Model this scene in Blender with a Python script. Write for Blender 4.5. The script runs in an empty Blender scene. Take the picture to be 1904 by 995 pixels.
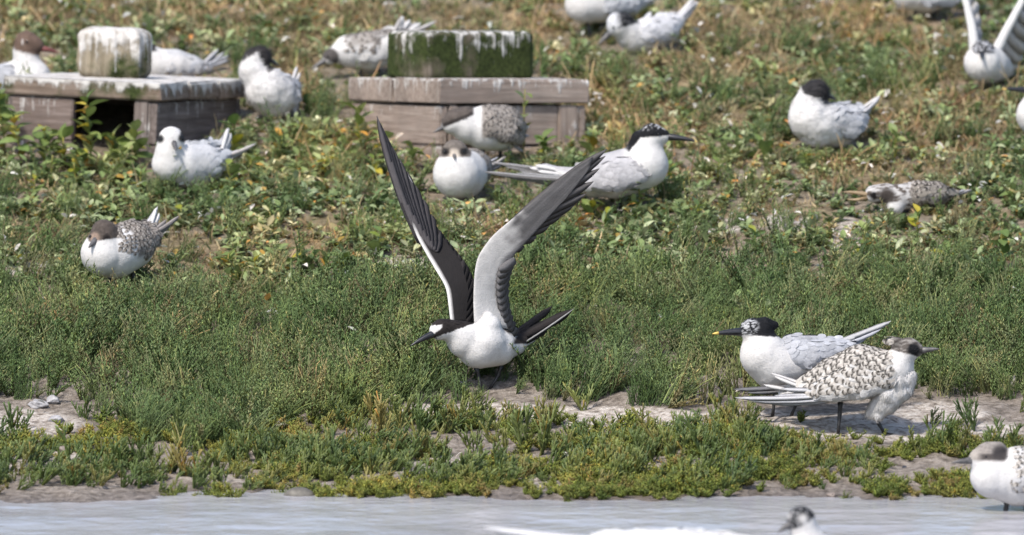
import bpy, bmesh, math, random
import numpy as np
from mathutils import Vector, Matrix, Euler

random.seed(7)
rng = np.random.default_rng(11)
scene = bpy.context.scene

# ------------------------------------------------------------------ camera, sky, sun, exposure
PITCH = math.radians(6.0)
DIST, PPM = 25.0, 900.0            # focus distance, photo pixels (1904 wide) per metre at that distance
CR = np.array([1.0, 0, 0])
CF = np.array([0, math.cos(PITCH), -math.sin(PITCH)])
CU = np.array([0, math.sin(PITCH), math.cos(PITCH)])
AIM = np.array([0.0, 1.78, 0.28])
CAM = AIM - DIST * CF
cam_d = bpy.data.cameras.new('camera')
cam = bpy.data.objects.new('camera', cam_d)
scene.collection.objects.link(cam)
cam.location = CAM
cam.rotation_euler = (math.pi / 2 - PITCH, 0, 0)
cam_d.sensor_width = 36.0
cam_d.lens = 36.0 * DIST / (1904 / PPM)
cam_d.clip_start, cam_d.clip_end = 0.1, 3000
cam_d.dof.use_dof = True
cam_d.dof.focus_distance = 24.25
cam_d.dof.aperture_fstop = 5.0
scene.camera = cam

SUN_TO = Vector((-0.42, -0.62, 1.0)).normalized()
world = bpy.data.worlds.new('World')
scene.world = world
world.use_nodes = True
wn = world.node_tree.nodes
sky = wn.new('ShaderNodeTexSky')
sky.sky_type = 'NISHITA'
sky.sun_disc = False
sky.sun_elevation = math.asin(SUN_TO.z)
sky.sun_rotation = math.atan2(SUN_TO.x, SUN_TO.y)
sky.air_density, sky.dust_density, sky.ozone_density = 1.0, 2.0, 1.0
bg = wn['Background']
bg.inputs['Strength'].default_value = 0.15
world.node_tree.links.new(sky.outputs['Color'], bg.inputs['Color'])
sun_d = bpy.data.lights.new('sun', 'SUN')
sun_d.energy = 2.9
sun_d.angle = math.radians(5.0)
sun_d.color = (1.0, 0.94, 0.85)
sun = bpy.data.objects.new('sun', sun_d)
scene.collection.objects.link(sun)
sun.location = (-10, -10, 20)
sun.rotation_euler = SUN_TO.to_track_quat('Z', 'Y').to_euler()
scene.view_settings.view_transform = 'Standard'
scene.view_settings.look = 'None'
scene.view_settings.exposure = 0.72
scene.view_settings.gamma = 1.0
scene.cycles.max_bounces = 5
scene.cycles.diffuse_bounces = 3
scene.cycles.transparent_max_bounces = 4

COL = scene.collection

# ------------------------------------------------------------------ noise and layout helpers
def _hash(ix, iy, iz):
    h = (ix.astype(np.int64) * 374761393 + iy.astype(np.int64) * 668265263 + iz.astype(np.int64) * 2147483647 + 12345) & 0xFFFFFFFF
    h = ((h ^ (h >> 13)) * 1274126177) & 0xFFFFFFFF
    return ((h ^ (h >> 16)) & 0xFFFF) / 65535.0

def vnoise(x, y, z=0.0):
    x, y, z = np.broadcast_arrays(np.asarray(x, float), np.asarray(y, float), np.asarray(z, float))
    ix, iy, iz = np.floor(x), np.floor(y), np.floor(z)
    fx, fy, fz = x - ix, y - iy, z - iz
    fx, fy, fz = [f * f * (3 - 2 * f) for f in (fx, fy, fz)]
    r = 0
    for a in (0, 1):
        for b in (0, 1):
            for c in (0, 1):
                w = (fx if a else 1 - fx) * (fy if b else 1 - fy) * (fz if c else 1 - fz)
                r = r + w * _hash(ix + a, iy + b, iz + c)
    return r

def fbm(x, y, z=0.0, o=4):
    s, a, t = 0, 1.0, 0
    x, y, z = np.asarray(x, float), np.asarray(y, float), np.asarray(z, float)
    for i in range(o):
        s = s + a * vnoise(x + 17.3 * i, y - 9.1 * i, z + 3.7 * i)
        t += a
        a *= 0.5
        x, y, z = x * 2.03, y * 2.03, z * 2.03
    return s / t

def sstep(a, b, x):
    t = np.clip((np.asarray(x, float) - a) / (b - a), 0, 1)
    return t * t * (3 - 2 * t)

PY_ = [-900, -60, -8, -3, -1, 0, 0.35, 0.95, 1.3, 1.78, 3.9, 8, 20, 60, 900]
PZ_ = [-2.5, -0.8, -0.30, -0.075, -0.05, -0.010, 0.028, 0.105, 0.175, 0.28, 0.62, 0.95, 1.2, 1.3, 1.4]

def height(x, y):
    x, y = np.asarray(x, float), np.asarray(y, float)
    yy = y + 0.10 * (fbm(x * 1.3 + 5, y * 0.8, 0, 2) - 0.5) * np.exp(-(y / 6) ** 2) * sstep(-0.3, 0.5, y)
    z = 0.5 * np.interp(yy, PY_, PZ_) + 0.25 * np.interp(yy - 0.12, PY_, PZ_) + 0.25 * np.interp(yy + 0.12, PY_, PZ_)
    amp = sstep(-0.6, 0.3, y)
    z = z + amp * 0.05 * (fbm(x * 2.2, y * 1.7 + 3, 0, 3) - 0.5)
    rough = amp * (1 - sstep(1.0, 1.5, y)) * 0.022 + 0.006 * amp + 0.004
    z = z + rough * (fbm(x * 14, y * 9, 1.5, 4) - 0.5)
    shore = np.exp(-((y - 0.1) / 0.16) ** 2)
    z = z + shore * 0.02 * (fbm(x * 5, y * 7, 4.5, 3) - 0.45)
    return z

def project(p):
    d = np.asarray(p, float) - CAM
    k = DIST / (d @ CF)
    return 952 + (d @ CR) * k * PPM, 497.5 - (d @ CU) * k * PPM

def ground_at(px, py, water=True):
    d = CF * DIST + CR * (px - 952) / PPM + CU * (497.5 - py) / PPM
    t = np.linspace(0.8, 1.35, 1200)
    p = CAM[None] + t[:, None] * d[None]
    h = height(p[:, 0], p[:, 1])
    if water:
        h = np.maximum(h, -0.012)
    i = int(np.argmax(p[:, 2] - h < 0))
    a, b = t[i - 1], t[i]
    for _ in range(16):
        m = 0.5 * (a + b)
        q = CAM + m * d
        hh = float(height(q[0], q[1]))
        if water:
            hh = max(hh, -0.012)
        if q[2] - hh < 0:
            b = m
        else:
            a = m
    return CAM + 0.5 * (a + b) * d

# ------------------------------------------------------------------ object helpers
def link(o, parent=None):
    COL.objects.link(o)
    if parent is not None:
        o.parent = parent
    return o

def tag(o, label=None, cat=None, group=None, kind=None):
    if label: o['label'] = label
    if cat: o['category'] = cat
    if group: o['group'] = group
    if kind: o['kind'] = kind
    return o

def mesh_data(name, verts, faces, mat=None, cols=None, normals=None, smooth=True):
    me = bpy.data.meshes.new(name)
    me.from_pydata(np.asarray(verts, float).tolist(), [], faces if isinstance(faces, list) else np.asarray(faces).tolist())
    if smooth:
        me.polygons.foreach_set('use_smooth', np.ones(len(me.polygons), bool))
    if cols is not None:
        at = me.color_attributes.new('Col', 'FLOAT_COLOR', 'POINT')
        c = np.ones((len(me.vertices), 4), np.float32)
        c[:, :3] = cols
        at.data.foreach_set('color', c.ravel())
    me.update()
    if normals is not None:
        me.normals_split_custom_set_from_vertices(np.asarray(normals, float).tolist())
    if mat:
        me.materials.append(mat)
    return me

def mesh_obj(name, verts, faces, mat=None, parent=None, cols=None, normals=None, smooth=True):
    return link(bpy.data.objects.new(name, mesh_data(name, verts, faces, mat, cols, normals, smooth)), parent)

# ------------------------------------------------------------------ materials
class NT:
    def __init__(self, name):
        self.m = bpy.data.materials.new(name)
        self.m.use_nodes = True
        self.t = self.m.node_tree
        self.b = self.t.nodes['Principled BSDF']
        self.out = self.t.nodes['Material Output']
    def n(self, kind, **kw):
        nd = self.t.nodes.new('ShaderNode' + kind)
        for k, v in kw.items():
            if k in nd.inputs.keys():
                nd.inputs[k].default_value = v
            else:
                setattr(nd, k, v)
        return nd
    def l(self, a, b):
        self.t.links.new(a, b)
    def coord(self, scale=(1, 1, 1)):
        tc = self.n('TexCoord')
        mp = self.n('Mapping')
        mp.inputs['Scale'].default_value = scale
        self.l(tc.outputs['Object'], mp.inputs['Vector'])
        return mp.outputs['Vector']
    def noise(self, scale, detail=4, vec=None, rough=0.55):
        nd = self.n('TexNoise')
        nd.inputs['Scale'].default_value = scale
        nd.inputs['Detail'].default_value = detail
        nd.inputs['Roughness'].default_value = rough
        if vec is not None:
            self.l(vec, nd.inputs['Vector'])
        return nd.outputs['Fac']
    def ramp(self, fac, stops):
        r = self.n('ValToRGB')
        e = r.color_ramp.elements
        while len(e) < len(stops):
            e.new(0.5)
        for el, (p, c) in zip(e, stops):
            el.position = p
            el.color = (*c, 1) if len(c) == 3 else c
        self.l(fac, r.inputs['Fac'])
        return r.outputs['Color']
    def mix(self, a, b, fac=0.5, mode='MIX'):
        m = self.n('Mix', data_type='RGBA', blend_type=mode)
        for sock, v in ((m.inputs[0], fac), (m.inputs[6], a), (m.inputs[7], b)):
            if hasattr(v, 'is_linked') or isinstance(v, bpy.types.NodeSocket):
                self.l(v, sock)
            elif isinstance(v, (tuple, list)):
                sock.default_value = (*v, 1)
            else:
                sock.default_value = v
        return m.outputs[2]
    def math(self, op, a, b=0.0):
        m = self.n('Math', operation=op)
        for sock, v in ((m.inputs[0], a), (m.inputs[1], b)):
            if isinstance(v, bpy.types.NodeSocket):
                self.l(v, sock)
            else:
                sock.default_value = v
        return m.outputs[0]
    def bump(self, h, strength=0.3, dist=0.01):
        b = self.n('Bump')
        b.inputs['Strength'].default_value = strength
        b.inputs['Distance'].default_value = dist
        self.l(h, b.inputs['Height'])
        self.l(b.outputs['Normal'], self.b.inputs['Normal'])
    def set(self, color=None, rough=None, spec=None):
        for nm, v in (('Base Color', color), ('Roughness', rough), ('Specular IOR Level', spec)):
            if v is None:
                continue
            if isinstance(v, bpy.types.NodeSocket):
                self.l(v, self.b.inputs[nm])
            else:
                self.b.inputs[nm].default_value = (*v, 1) if isinstance(v, tuple) else v
        return self.m

def plumage_mat():
    t = NT('plumage')
    at = t.n('Attribute', attribute_name='Col')
    v = t.coord((1, 1, 1))
    f = t.noise(55, 5, v)
    f2 = t.noise(420, 3, v)
    c = t.mix(at.outputs['Color'], t.ramp(f, [(0.3, (0.86, 0.85, 0.84)), (0.62, (1.04, 1.03, 1.02))]), 0.75, 'MULTIPLY')
    c = t.mix(c, t.ramp(f2, [(0.3, (0.84, 0.84, 0.84)), (0.65, (1.05, 1.05, 1.05))]), 0.6, 'MULTIPLY')
    t.bump(t.math('ADD', f2, t.math('MULTIPLY', f, 1.6)), 0.5, 0.0022)
    return t.set(c, 0.85, 0.15)

def simple_mat(name, c1, c2, scale=60, rough=0.5, spec=0.4, bump=0.2, bd=0.002):
    t = NT(name)
    f = t.noise(scale, 5, t.coord())
    t.bump(f, bump, bd)
    return t.set(t.ramp(f, [(0.3, c1), (0.7, c2)]), rough, spec)

def plant_mat(name, stops, rough=0.55, trans=0.25):
    t = NT(name)
    oi = t.n('ObjectInfo')
    at = t.n('Attribute', attribute_name='Col')
    c = t.mix(t.ramp(oi.outputs['Random'], stops), at.outputs['Color'], 1.0, 'MULTIPLY')
    ge = t.n('NewGeometry')
    pf = t.noise(3.2, 4, ge.outputs['Position'], 0.6)
    c = t.mix(c, t.ramp(pf, [(0.34, (0.70, 0.80, 0.72)), (0.5, (1.0, 1.0, 1.0)), (0.66, (1.38, 1.22, 1.10))]), 1.0, 'MULTIPLY')
    f = t.noise(90, 3, t.coord())
    c = t.mix(c, t.ramp(f, [(0.3, (0.72, 0.72, 0.7)), (0.7, (1.2, 1.18, 1.1))]), 0.8, 'MULTIPLY')
    t.set(c, rough, 0.35)
    tr = t.n('BsdfTranslucent')
    t.l(c, tr.inputs['Color'])
    ms = t.n('MixShader')
    ms.inputs['Fac'].default_value = trans
    t.l(t.b.outputs[0], ms.inputs[1])
    t.l(tr.outputs[0], ms.inputs[2])
    t.l(ms.outputs[0], t.out.inputs['Surface'])
    return t.m

PLUM = plumage_mat()
BILL = simple_mat('dark_bill_horn', (0.008, 0.008, 0.010), (0.022, 0.022, 0.026), 120, 0.32, 0.5)
BILLY = simple_mat('yellow_bill_tip', (0.62, 0.40, 0.08), (0.74, 0.52, 0.14), 90, 0.4, 0.4)
BILLP = simple_mat('pale_bill_horn', (0.22, 0.155, 0.09), (0.34, 0.25, 0.15), 90, 0.45, 0.4)
BILLG = simple_mat('grey_bill_horn', (0.045, 0.043, 0.045), (0.12, 0.115, 0.115), 90, 0.4, 0.4)
BILLR = simple_mat('dark_red_bill', (0.09, 0.028, 0.025), (0.16, 0.05, 0.045), 90, 0.4, 0.4)
LEG = simple_mat('black_leg_skin', (0.010, 0.010, 0.011), (0.035, 0.033, 0.033), 150, 0.5, 0.4)
EYE = simple_mat('eye_dark', (0.004, 0.003, 0.003), (0.006, 0.005, 0.005), 50, 0.08, 0.6, 0.0)

# ================================================================== GROUND
def ground_mat():
    t = NT('bank_soil')
    at = t.n('Attribute', attribute_name='Col')      # r: straw thatch, g: pale dried crust, b: wet
    sep = t.n('SeparateColor')
    t.l(at.outputs['Color'], sep.inputs['Color'])
    v = t.coord()
    f1, f2, f3 = t.noise(9, 6, v), t.noise(60, 6, v, 0.65), t.noise(260, 3, v)
    mud = t.ramp(f2, [(0.32, (0.085, 0.070, 0.056)), (0.48, (0.195, 0.165, 0.138)), (0.66, (0.32, 0.280, 0.245))])
    pale = t.ramp(f2, [(0.34, (0.13, 0.106, 0.086)), (0.45, (0.33, 0.285, 0.245)), (0.60, (0.53, 0.485, 0.44))])
    straw = t.ramp(f2, [(0.30, (0.10, 0.078, 0.046)), (0.50, (0.21, 0.165, 0.100)), (0.70, (0.33, 0.27, 0.18))])
    straw = t.mix(straw, t.ramp(f1, [(0.4, (0.75, 0.8, 0.72)), (0.62, (1.15, 1.05, 1.0))]), 0.7, 'MULTIPLY')
    c = t.mix(mud, straw, sep.outputs[0])
    c = t.mix(c, pale, sep.outputs[1])
    c = t.mix(c, t.mix(c, (0.58, 0.56, 0.57), 1.0, 'MULTIPLY'), sep.outputs[2])
    r = t.math('SUBTRACT', 0.92, t.math('MULTIPLY', sep.outputs[2], 0.55))
    t.bump(t.math('ADD', f2, t.math('MULTIPLY', f3, 0.4)), 0.9, 0.012)
    return t.set(c, r, 0.3)

xs = np.concatenate([-np.geomspace(900, 1.6, 26), np.linspace(-1.55, 1.55, 250), np.geomspace(1.6, 900, 26)])
ys = np.concatenate([-np.geomspace(900, 1.3, 24), np.linspace(-1.2, 1.6, 260), np.linspace(1.612, 5.2, 180)[0:], np.geomspace(5.25, 900, 26)])
GX, GY = np.meshgrid(xs, ys, indexing='ij')
GZ = height(GX, GY)
nx, ny = GX.shape
gv = np.stack([GX, GY, GZ], -1).reshape(-1, 3)
idx = np.arange(nx * ny).reshape(nx, ny)
gf = np.stack([idx[:-1, :-1], idx[1:, :-1], idx[1:, 1:], idx[:-1, 1:]], -1).reshape(-1, 4)

def blob(px, py, cx, cy, rx, ry):
    return np.clip(1.25 - np.sqrt(((px - cx) / rx) ** 2 + ((py - cy) / ry) ** 2), 0, 1)

# stretches of bare pale crust along the shore (centre and half size, photo pixels)
BARE = [(870, 767, 190, 20), (1120, 773, 190, 19), (1390, 774, 110, 17), (1560, 792, 130, 26), (1745, 768, 100, 22), (60, 785, 110, 26),
        (80, 862, 130, 26), (1180, 790, 160, 14), (760, 868, 60, 14), (1230, 865, 120, 18), (420, 890, 120, 9), (160, 912, 160, 9), (830, 860, 60, 14),
        (1680, 800, 120, 24), (1850, 800, 60, 16), (620, 905, 120, 10), (1000, 895, 90, 12)]
STRAW = [(1250, 225, 190, 34), (1750, 240, 170, 60), (1640, 330, 160, 30), (1420, 395, 150, 26), (900, 425, 120, 24), (640, 420, 90, 22),
         (880, 60, 260, 50), (560, 40, 200, 50), (1500, 60, 260, 60), (250, 30, 250, 40), (1320, 130, 180, 40), (560, 120, 60, 70), (1180, 320, 80, 20),
         (90, 440, 110, 44), (350, 480, 90, 46), (560, 470, 70, 30), (1120, 500, 90, 24), (1300, 560, 60, 16), (1750, 120, 120, 40), (1090, 190, 60, 60), (1830, 400, 80, 20)]
CHALK = [(1350, 420, 46, 14), (1470, 415, 70, 20), (1580, 440, 34, 34), (760, 490, 60, 18), (840, 415, 30, 10), (60, 500, 60, 14), (700, 530, 40, 8)]

def zones(px, py, X, Y):
    n = fbm(X * 9, Y * 6, 2.0, 4)
    bare = 0
    for b in BARE:
        bare = np.maximum(bare, blob(px, py, *b))
    bare = sstep(0.25, 0.5, bare + 0.55 * (n - 0.5))
    straw = 0
    for b in STRAW:
        straw = np.maximum(straw, blob(px, py, *b))
    straw = sstep(0.2, 0.55, straw + 0.9 * (fbm(X * 7, Y * 4, 7.0, 4) - 0.5))
    chalk = 0
    for b in CHALK:
        chalk = np.maximum(chalk, blob(px, py, *b))
    chalk = sstep(0.3, 0.5, chalk + 0.9 * (fbm(X * 20, Y * 14, 9.0, 3) - 0.5))
    return bare, straw, chalk

gpx, gpy = project(gv)
bare, straw, chalk = zones(gpx, gpy, gv[:, 0], gv[:, 1])
zc = np.zeros((len(gv), 3))
up = sstep(1.0, 1.25, gv[:, 1])
zc[:, 0] = up * np.clip(0.45 + 0.55 * straw, 0, 1)
zc[:, 1] = np.clip(np.maximum(bare * (1 - sstep(0.78, 1.1, gv[:, 1]) * 0) * sstep(0.12, 0.3, gv[:, 1]) * (0.55 + 0.45 * sstep(0.42, 0.62, gv[:, 1])), chalk * 0.9), 0, 1)
zc[:, 2] = 1 - sstep(-0.002, 0.026, gv[:, 2] + 0.02 * (fbm(gv[:, 0] * 8, gv[:, 1] * 8, 0, 3) - 0.5))
ground = mesh_obj('ground', gv, gf, ground_mat(), None, zc)
tag(ground, kind='structure')

# ------------------------------------------------------------------ water
def water_mat():
    t = NT('silty_water')
    v = t.coord((5, 6, 1))
    f1 = t.noise(1.0, 4, v, 0.6)
    v2 = t.coord((16, 34, 1))
    f2 = t.noise(1.0, 3, v2, 0.6)
    t.bump(t.math('ADD', f1, t.math('MULTIPLY', f2, 0.08)), 0.32, 0.03)
    c = t.ramp(t.noise(1.4, 3, t.coord((1, 2, 1))), [(0.3, (0.28, 0.278, 0.30)), (0.7, (0.36, 0.357, 0.38))])
    t.b.inputs['IOR'].default_value = 1.33
    return t.set(c, 0.16, 0.5)

wx = np.concatenate([-np.geomspace(800, 1.7, 14), np.linspace(-1.6, 1.6, 130), np.geomspace(1.7, 800, 14)])
wy = np.concatenate([-np.geomspace(800, 1.7, 14), np.linspace(-1.6, 0.45, 130)])
WX, WY = np.meshgrid(wx, wy, indexing='ij')
WZ = 0.006 * (fbm(WX * 4.5, WY * 11, 0, 3) - 0.5) * (np.abs(WX) < 3) * (WY > -4) * (1 - 0.8 * sstep(-0.25, 0.0, WY))
nwx, nwy = WX.shape
wi = np.arange(nwx * nwy).reshape(nwx, nwy)
wf = np.stack([wi[:-1, :-1], wi[1:, :-1], wi[1:, 1:], wi[:-1, 1:]], -1).reshape(-1, 4)
water = mesh_obj('water', np.stack([WX, WY, WZ], -1).reshape(-1, 3), wf, water_mat())
water.location.z = 0.007
tag(water, kind='structure')

# ================================================================== BIRDS: tools
def surface_nets(F, org, h):
    """isosurface F = 0 (negative inside) as quads"""
    s = F < 0
    c = [s[a:s.shape[0] - 1 + a, b:s.shape[1] - 1 + b, d:s.shape[2] - 1 + d] for a in (0, 1) for b in (0, 1) for d in (0, 1)]
    n = sum(k.astype(np.int8) for k in c)
    act = (n > 0) & (n < 8)
    I = np.argwhere(act)
    vid = -np.ones(act.shape, int)
    vid[act] = np.arange(len(I))
    acc = np.zeros((len(I), 3))
    cnt = np.zeros(len(I))
    cor = [(a, b, d) for a in (0, 1) for b in (0, 1) for d in (0, 1)]
    for p in cor:
        for ax in range(3):
            if p[ax] == 1:
                continue
            q = list(p)
            q[ax] = 1
            fa = F[I[:, 0] + p[0], I[:, 1] + p[1], I[:, 2] + p[2]]
            fb = F[I[:, 0] + q[0], I[:, 1] + q[1], I[:, 2] + q[2]]
            m = (fa < 0) != (fb < 0)
            t = fa[m] / (fa[m] - fb[m])
            pt = np.tile(np.array(p, float), (m.sum(), 1))
            pt[:, ax] += t
            acc[m] += pt
            cnt[m] += 1
    V = (I + acc / cnt[:, None]) * h + org
    faces = []
    for ax in range(3):
        sl = [slice(None)] * 3
        sh = [slice(None)] * 3
        sl[ax], sh[ax] = slice(0, -1), slice(1, None)
        A, B = s[tuple(sl)], s[tuple(sh)]
        E = np.argwhere(A != B)
        o1, o2 = [(1, 2), (2, 0), (0, 1)][ax]
        ok = (E[:, o1] > 0) & (E[:, o2] > 0) & (E[:, o1] < vid.shape[o1]) & (E[:, o2] < vid.shape[o2])
        E = E[ok]
        def cell(d1, d2):
            e = E.copy()
            e[:, o1] -= d1
            e[:, o2] -= d2
            return vid[e[:, 0], e[:, 1], e[:, 2]]
        q = np.stack([cell(1, 1), cell(0, 1), cell(0, 0), cell(1, 0)], 1)
        inside = A[E[:, 0], E[:, 1], E[:, 2]]
        q[~inside] = q[~inside][:, ::-1]
        faces.append(q)
    return V, np.concatenate(faces)

def chain_dist(P, chain, flat=None):
    """distance to a chain of tapered balls (x, y, w, r); flat = (axis, factor) squeezes it along an axis"""
    d = None
    ch = [np.array(c, float) for c in chain]
    if flat is not None:
        ax, fac = flat
        ax = np.array(ax, float)
        ax /= np.linalg.norm(ax)
    segs = list(zip(ch[:-1], ch[1:])) if len(ch) > 1 else [(ch[0], ch[0] + np.array([1e-3, 0, 0, 0]))]
    for a, b in segs:
        ba = b[:3] - a[:3]
        pa = P - a[:3]
        if flat is not None:
            pa = pa + (pa @ ax)[..., None] * ax * (1 / fac - 1)
            ba = ba + (ba @ ax) * ax * (1 / fac - 1)
        t = np.clip((pa @ ba) / (ba @ ba), 0, 1)
        r = a[3] + t * (b[3] - a[3])
        dd = np.linalg.norm(pa - t[..., None] * ba, axis=-1) - r
        d = dd if d is None else np.minimum(d, dd)
    return d

def smin(a, b, k):
    h = np.clip(0.5 + 0.5 * (b - a) / k, 0, 1)
    return b * (1 - h) + a * h - k * h * (1 - h)

def blur(F, it=2):
    for _ in range(it):
        for ax in range(3):
            G = np.pad(F, [(1, 1) if i == ax else (0, 0) for i in range(3)], mode='edge')
            lo = [slice(None)] * 3
            hi = [slice(None)] * 3
            lo[ax], hi[ax] = slice(0, -2), slice(2, None)
            F = 0.5 * F + 0.25 * (G[tuple(lo)] + G[tuple(hi)])
    return F

def vnormals(V, F):
    n = np.cross(V[F[:, 2]] - V[F[:, 0]], V[F[:, 3]] - V[F[:, 1]])
    N = np.zeros_like(V)
    for k in range(4):
        np.add.at(N, F[:, k], n)
    return N / (np.linalg.norm(N, axis=1, keepdims=True) + 1e-9)

def sdf_mesh(chains, k=10, h=2.2, flat=None, lump=0.0, it=2):
    allp = np.array([c for ch in chains for c in ch], float)
    lo = (allp[:, :3] - allp[:, 3:4]).min(0) - 9
    hi = (allp[:, :3] + allp[:, 3:4]).max(0) + 9
    ax = [np.arange(lo[i], hi[i] + h, h) for i in range(3)]
    P = np.stack(np.meshgrid(*ax, indexing='ij'), -1)
    d = None
    for ch in chains:
        dd = chain_dist(P, ch, flat)
        d = dd if d is None else smin(d, dd, k)
    d = blur(d, it)
    if lump:
        d = d + lump * (fbm(P[..., 0] / 16, P[..., 1] / 16, P[..., 2] / 16, 2) - 0.5)
    V, F = surface_nets(d, lo, h)
    return V, F, vnormals(V, F)

W_ = (0.57, 0.56, 0.555)
GREY = (0.36, 0.37, 0.40)
BLACK = (0.010, 0.0105, 0.0125)
BRN = (0.060, 0.052, 0.047)

def paint(cols, mask, c):
    m = np.asarray(mask, float)[:, None]
    return cols * (1 - m) + np.array(c)[None] * m

def above(V, p1, p2, soft=2.0):
    """mask of points on the upper (smaller y) side of the line p1-p2"""
    dx, dy = p2[0] - p1[0], p2[1] - p1[1]
    l = math.hypot(dx, dy)
    s = ((V[:, 0] - p1[0]) * dy - (V[:, 1] - p1[1]) * dx) / l
    if dx < 0:
        s = -s
    s = s + 3.2 * (fbm(V[:, 0] / 3.5, V[:, 1] / 3.5, V[:, 2] / 3.5, 2) - 0.5)
    return sstep(-soft, soft, s)

def near(V, c, r, soft=3.0):
    d = np.linalg.norm(V[:, :len(c)] - np.array(c, float), axis=1)
    return 1 - sstep(r - soft, r + soft, d)

def mottle(V, sx, sy, seed=0.0):
    return fbm(V[:, 0] / sx, V[:, 1] / sy, V[:, 2] / sx + seed, 3)

class Bird:
    """built in a frame of photo pixels: x right, y down, w towards the viewer; stands at its foot point on the ground"""
    def __init__(self, name, label, cat, foot, group=None, anchor=None):
        self.fx, self.fy = foot
        self.A = ground_at(*foot) if anchor is None else np.array(anchor, float)
        self.s = ((self.A - CAM) @ CF) / (DIST * PPM)
        self.root = link(bpy.data.objects.new(name, None))
        self.root.empty_display_size = 0.05
        self.root.location = self.A
        tag(self.root, label, cat, group)
    def P(self, q):
        q = np.asarray(q, float).reshape(-1, 3)
        return ((q[:, 0:1] - self.fx) * CR + (self.fy - q[:, 1:2]) * CU - q[:, 2:3] * CF) * self.s
    def D(self, q):
        q = np.asarray(q, float).reshape(-1, 3)
        return q[:, 0:1] * CR - q[:, 1:2] * CU - q[:, 2:3] * CF
    def mesh(self, name, V, F, cols, mat=PLUM, parent=None, N=None):
        # the pixel frame (x right, y down, w near) is left-handed: turn the faces round
        F = [list(f)[::-1] for f in F]
        return mesh_obj(name, self.P(V), F, mat, parent or self.root, cols, None if N is None else self.D(N))
    def body(self, chains, colfn, back, k=10, fuzz=900, flen=5.0, lump=1.5, name='body', h=2.2, tiles=None):
        V, F, N = sdf_mesh(chains, k, h, lump=lump)
        cols = colfn(V, N, np.tile(np.array(W_), (len(V), 1)))
        self.plumed(name, V, F, N, cols, back, fuzz, flen, tiles)
        return V, F, N
    def plumed(self, name, V, F, N, cols, back, fuzz=900, flen=5.0, tiles=None, parent=None):
        back = np.array(back, float)
        back /= np.linalg.norm(back)
        FV, FF, FC, FN = [], [], [], []
        base = len(V)
        if fuzz:
            ii = rng.integers(0, len(V), fuzz)
            for i in ii:
                n = N[i]
                b = back + 0.25 * rng.normal(size=3)
                b = b - n * (b @ n)
                b /= (np.linalg.norm(b) + 1e-6)
                d = b * 0.93 + n * (0.16 + 0.2 * rng.random())
                sd = np.cross(n, b)
                L = flen * (0.5 + rng.random()) * (1.0 + 0.9 * max(0.0, 1 - cols[i].mean() / 0.12))
                p = V[i] - n * 0.5
                o = base + len(FV)
                FV += [p - sd * 0.9, p + sd * 0.9, p + d * L]
                cc = cols[i] * (0.88 + 0.2 * rng.random())
                FC += [cc, cc, cc]
                FN += [n, n, n]
                FF.append([o, o + 2, o + 1])
        if len(FV):
            V2, N2, C2 = np.vstack([V, FV]), np.vstack([N, FN]), np.vstack([cols, FC])
        else:
            V2, N2, C2 = V, N, cols
        o = self.mesh(name, V2, F.tolist() + FF, np.clip(C2, 0, 1), N=N2, parent=parent)
        tn = 80 if name == 'wing' and len(V) > 300 else 0
        if tn:
            self.tiles(V, N, back, lambda V, N: N[:, 2] > -0.3, tn, 21, 13, None, o, 'contour_feathers', 0.5, cols)
        if tiles:
            self.tiles(V, N, back, parent=o if parent is None else parent, **tiles)
        return o
    def tiles(self, V, N, back, mask, n, L, Wd, cols, parent, name='scalloped_feathers', spacing=0.62, local=None):
        """overlapping contour feathers with a dark bar inside a pale tip"""
        back = np.array(back, float) / np.linalg.norm(back)
        cand = np.where(mask(V, N))[0]
        rng.shuffle(cand)
        keep = []
        free = np.ones(len(cand), bool)
        CV = V[cand]
        for q, i in enumerate(cand):
            if free[q]:
                keep.append(i)
                free &= ((CV - CV[q]) ** 2).sum(1) > (spacing * L) ** 2
            if len(keep) >= n:
                break
        TV, TF, TC, TN = [], [], [], []
        if local is None:
            cb, cd, ct = [np.array(c) for c in cols]
        for i in keep:
            if local is not None:
                cb, cd, ct = local[i], local[i] * 0.93, local[i] * 1.08
            nn = N[i]
            b = back + 0.3 * rng.normal(size=3)
            b = b - nn * (b @ nn)
            b /= np.linalg.norm(b) + 1e-6
            s = np.cross(nn, b)
            l = L * (0.8 + 0.45 * rng.random())
            w = Wd * (0.8 + 0.4 * rng.random()) * 0.5
            o = len(TV)
            j = 0.85 + 0.3 * rng.random()
            tilt = (0.9 + 0.5 * rng.random()) * (1.0 if local is None else 0.3)
            h2 = cd * 0.85 + cb * 0.15
            rows = [(0.0, [(-.35, .1), (0, .3), (.35, .1)], [cb, cb * .8, cb]),
                    (0.45, [(-1, .6), (0, 1.0), (1, .6)], [ct, cb, ct]),
                    (0.64, [(-.98, .9), (0, 1.3), (.98, .9)], [cd, cb, cd]),
                    (0.82, [(-.78, 1.1), (0, 1.5), (.78, 1.1)], [h2, cd, h2]),
                    (1.0, [(-.3, 1.2), (0, 1.5), (.3, 1.2)], [ct, ct, ct])]
            for t, pts, cs in rows:
                for (u, e), c in zip(pts, cs):
                    TV.append(V[i] + b * l * (t - 0.4) + s * w * u + nn * e * tilt)
                    TC.append(c * j)
                    TN.append(nn + 0.25 * s * u)
            for r in range(4):
                for q in range(2):
                    a = o + r * 3 + q
                    TF.append([a, a + 3, a + 4, a + 1])
        if TV:
            ob = self.mesh(name, np.array(TV), TF, np.clip(np.array(TC), 0, 1), N=np.array(TN), parent=parent)
            tag(ob, kind='stuff')
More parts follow.
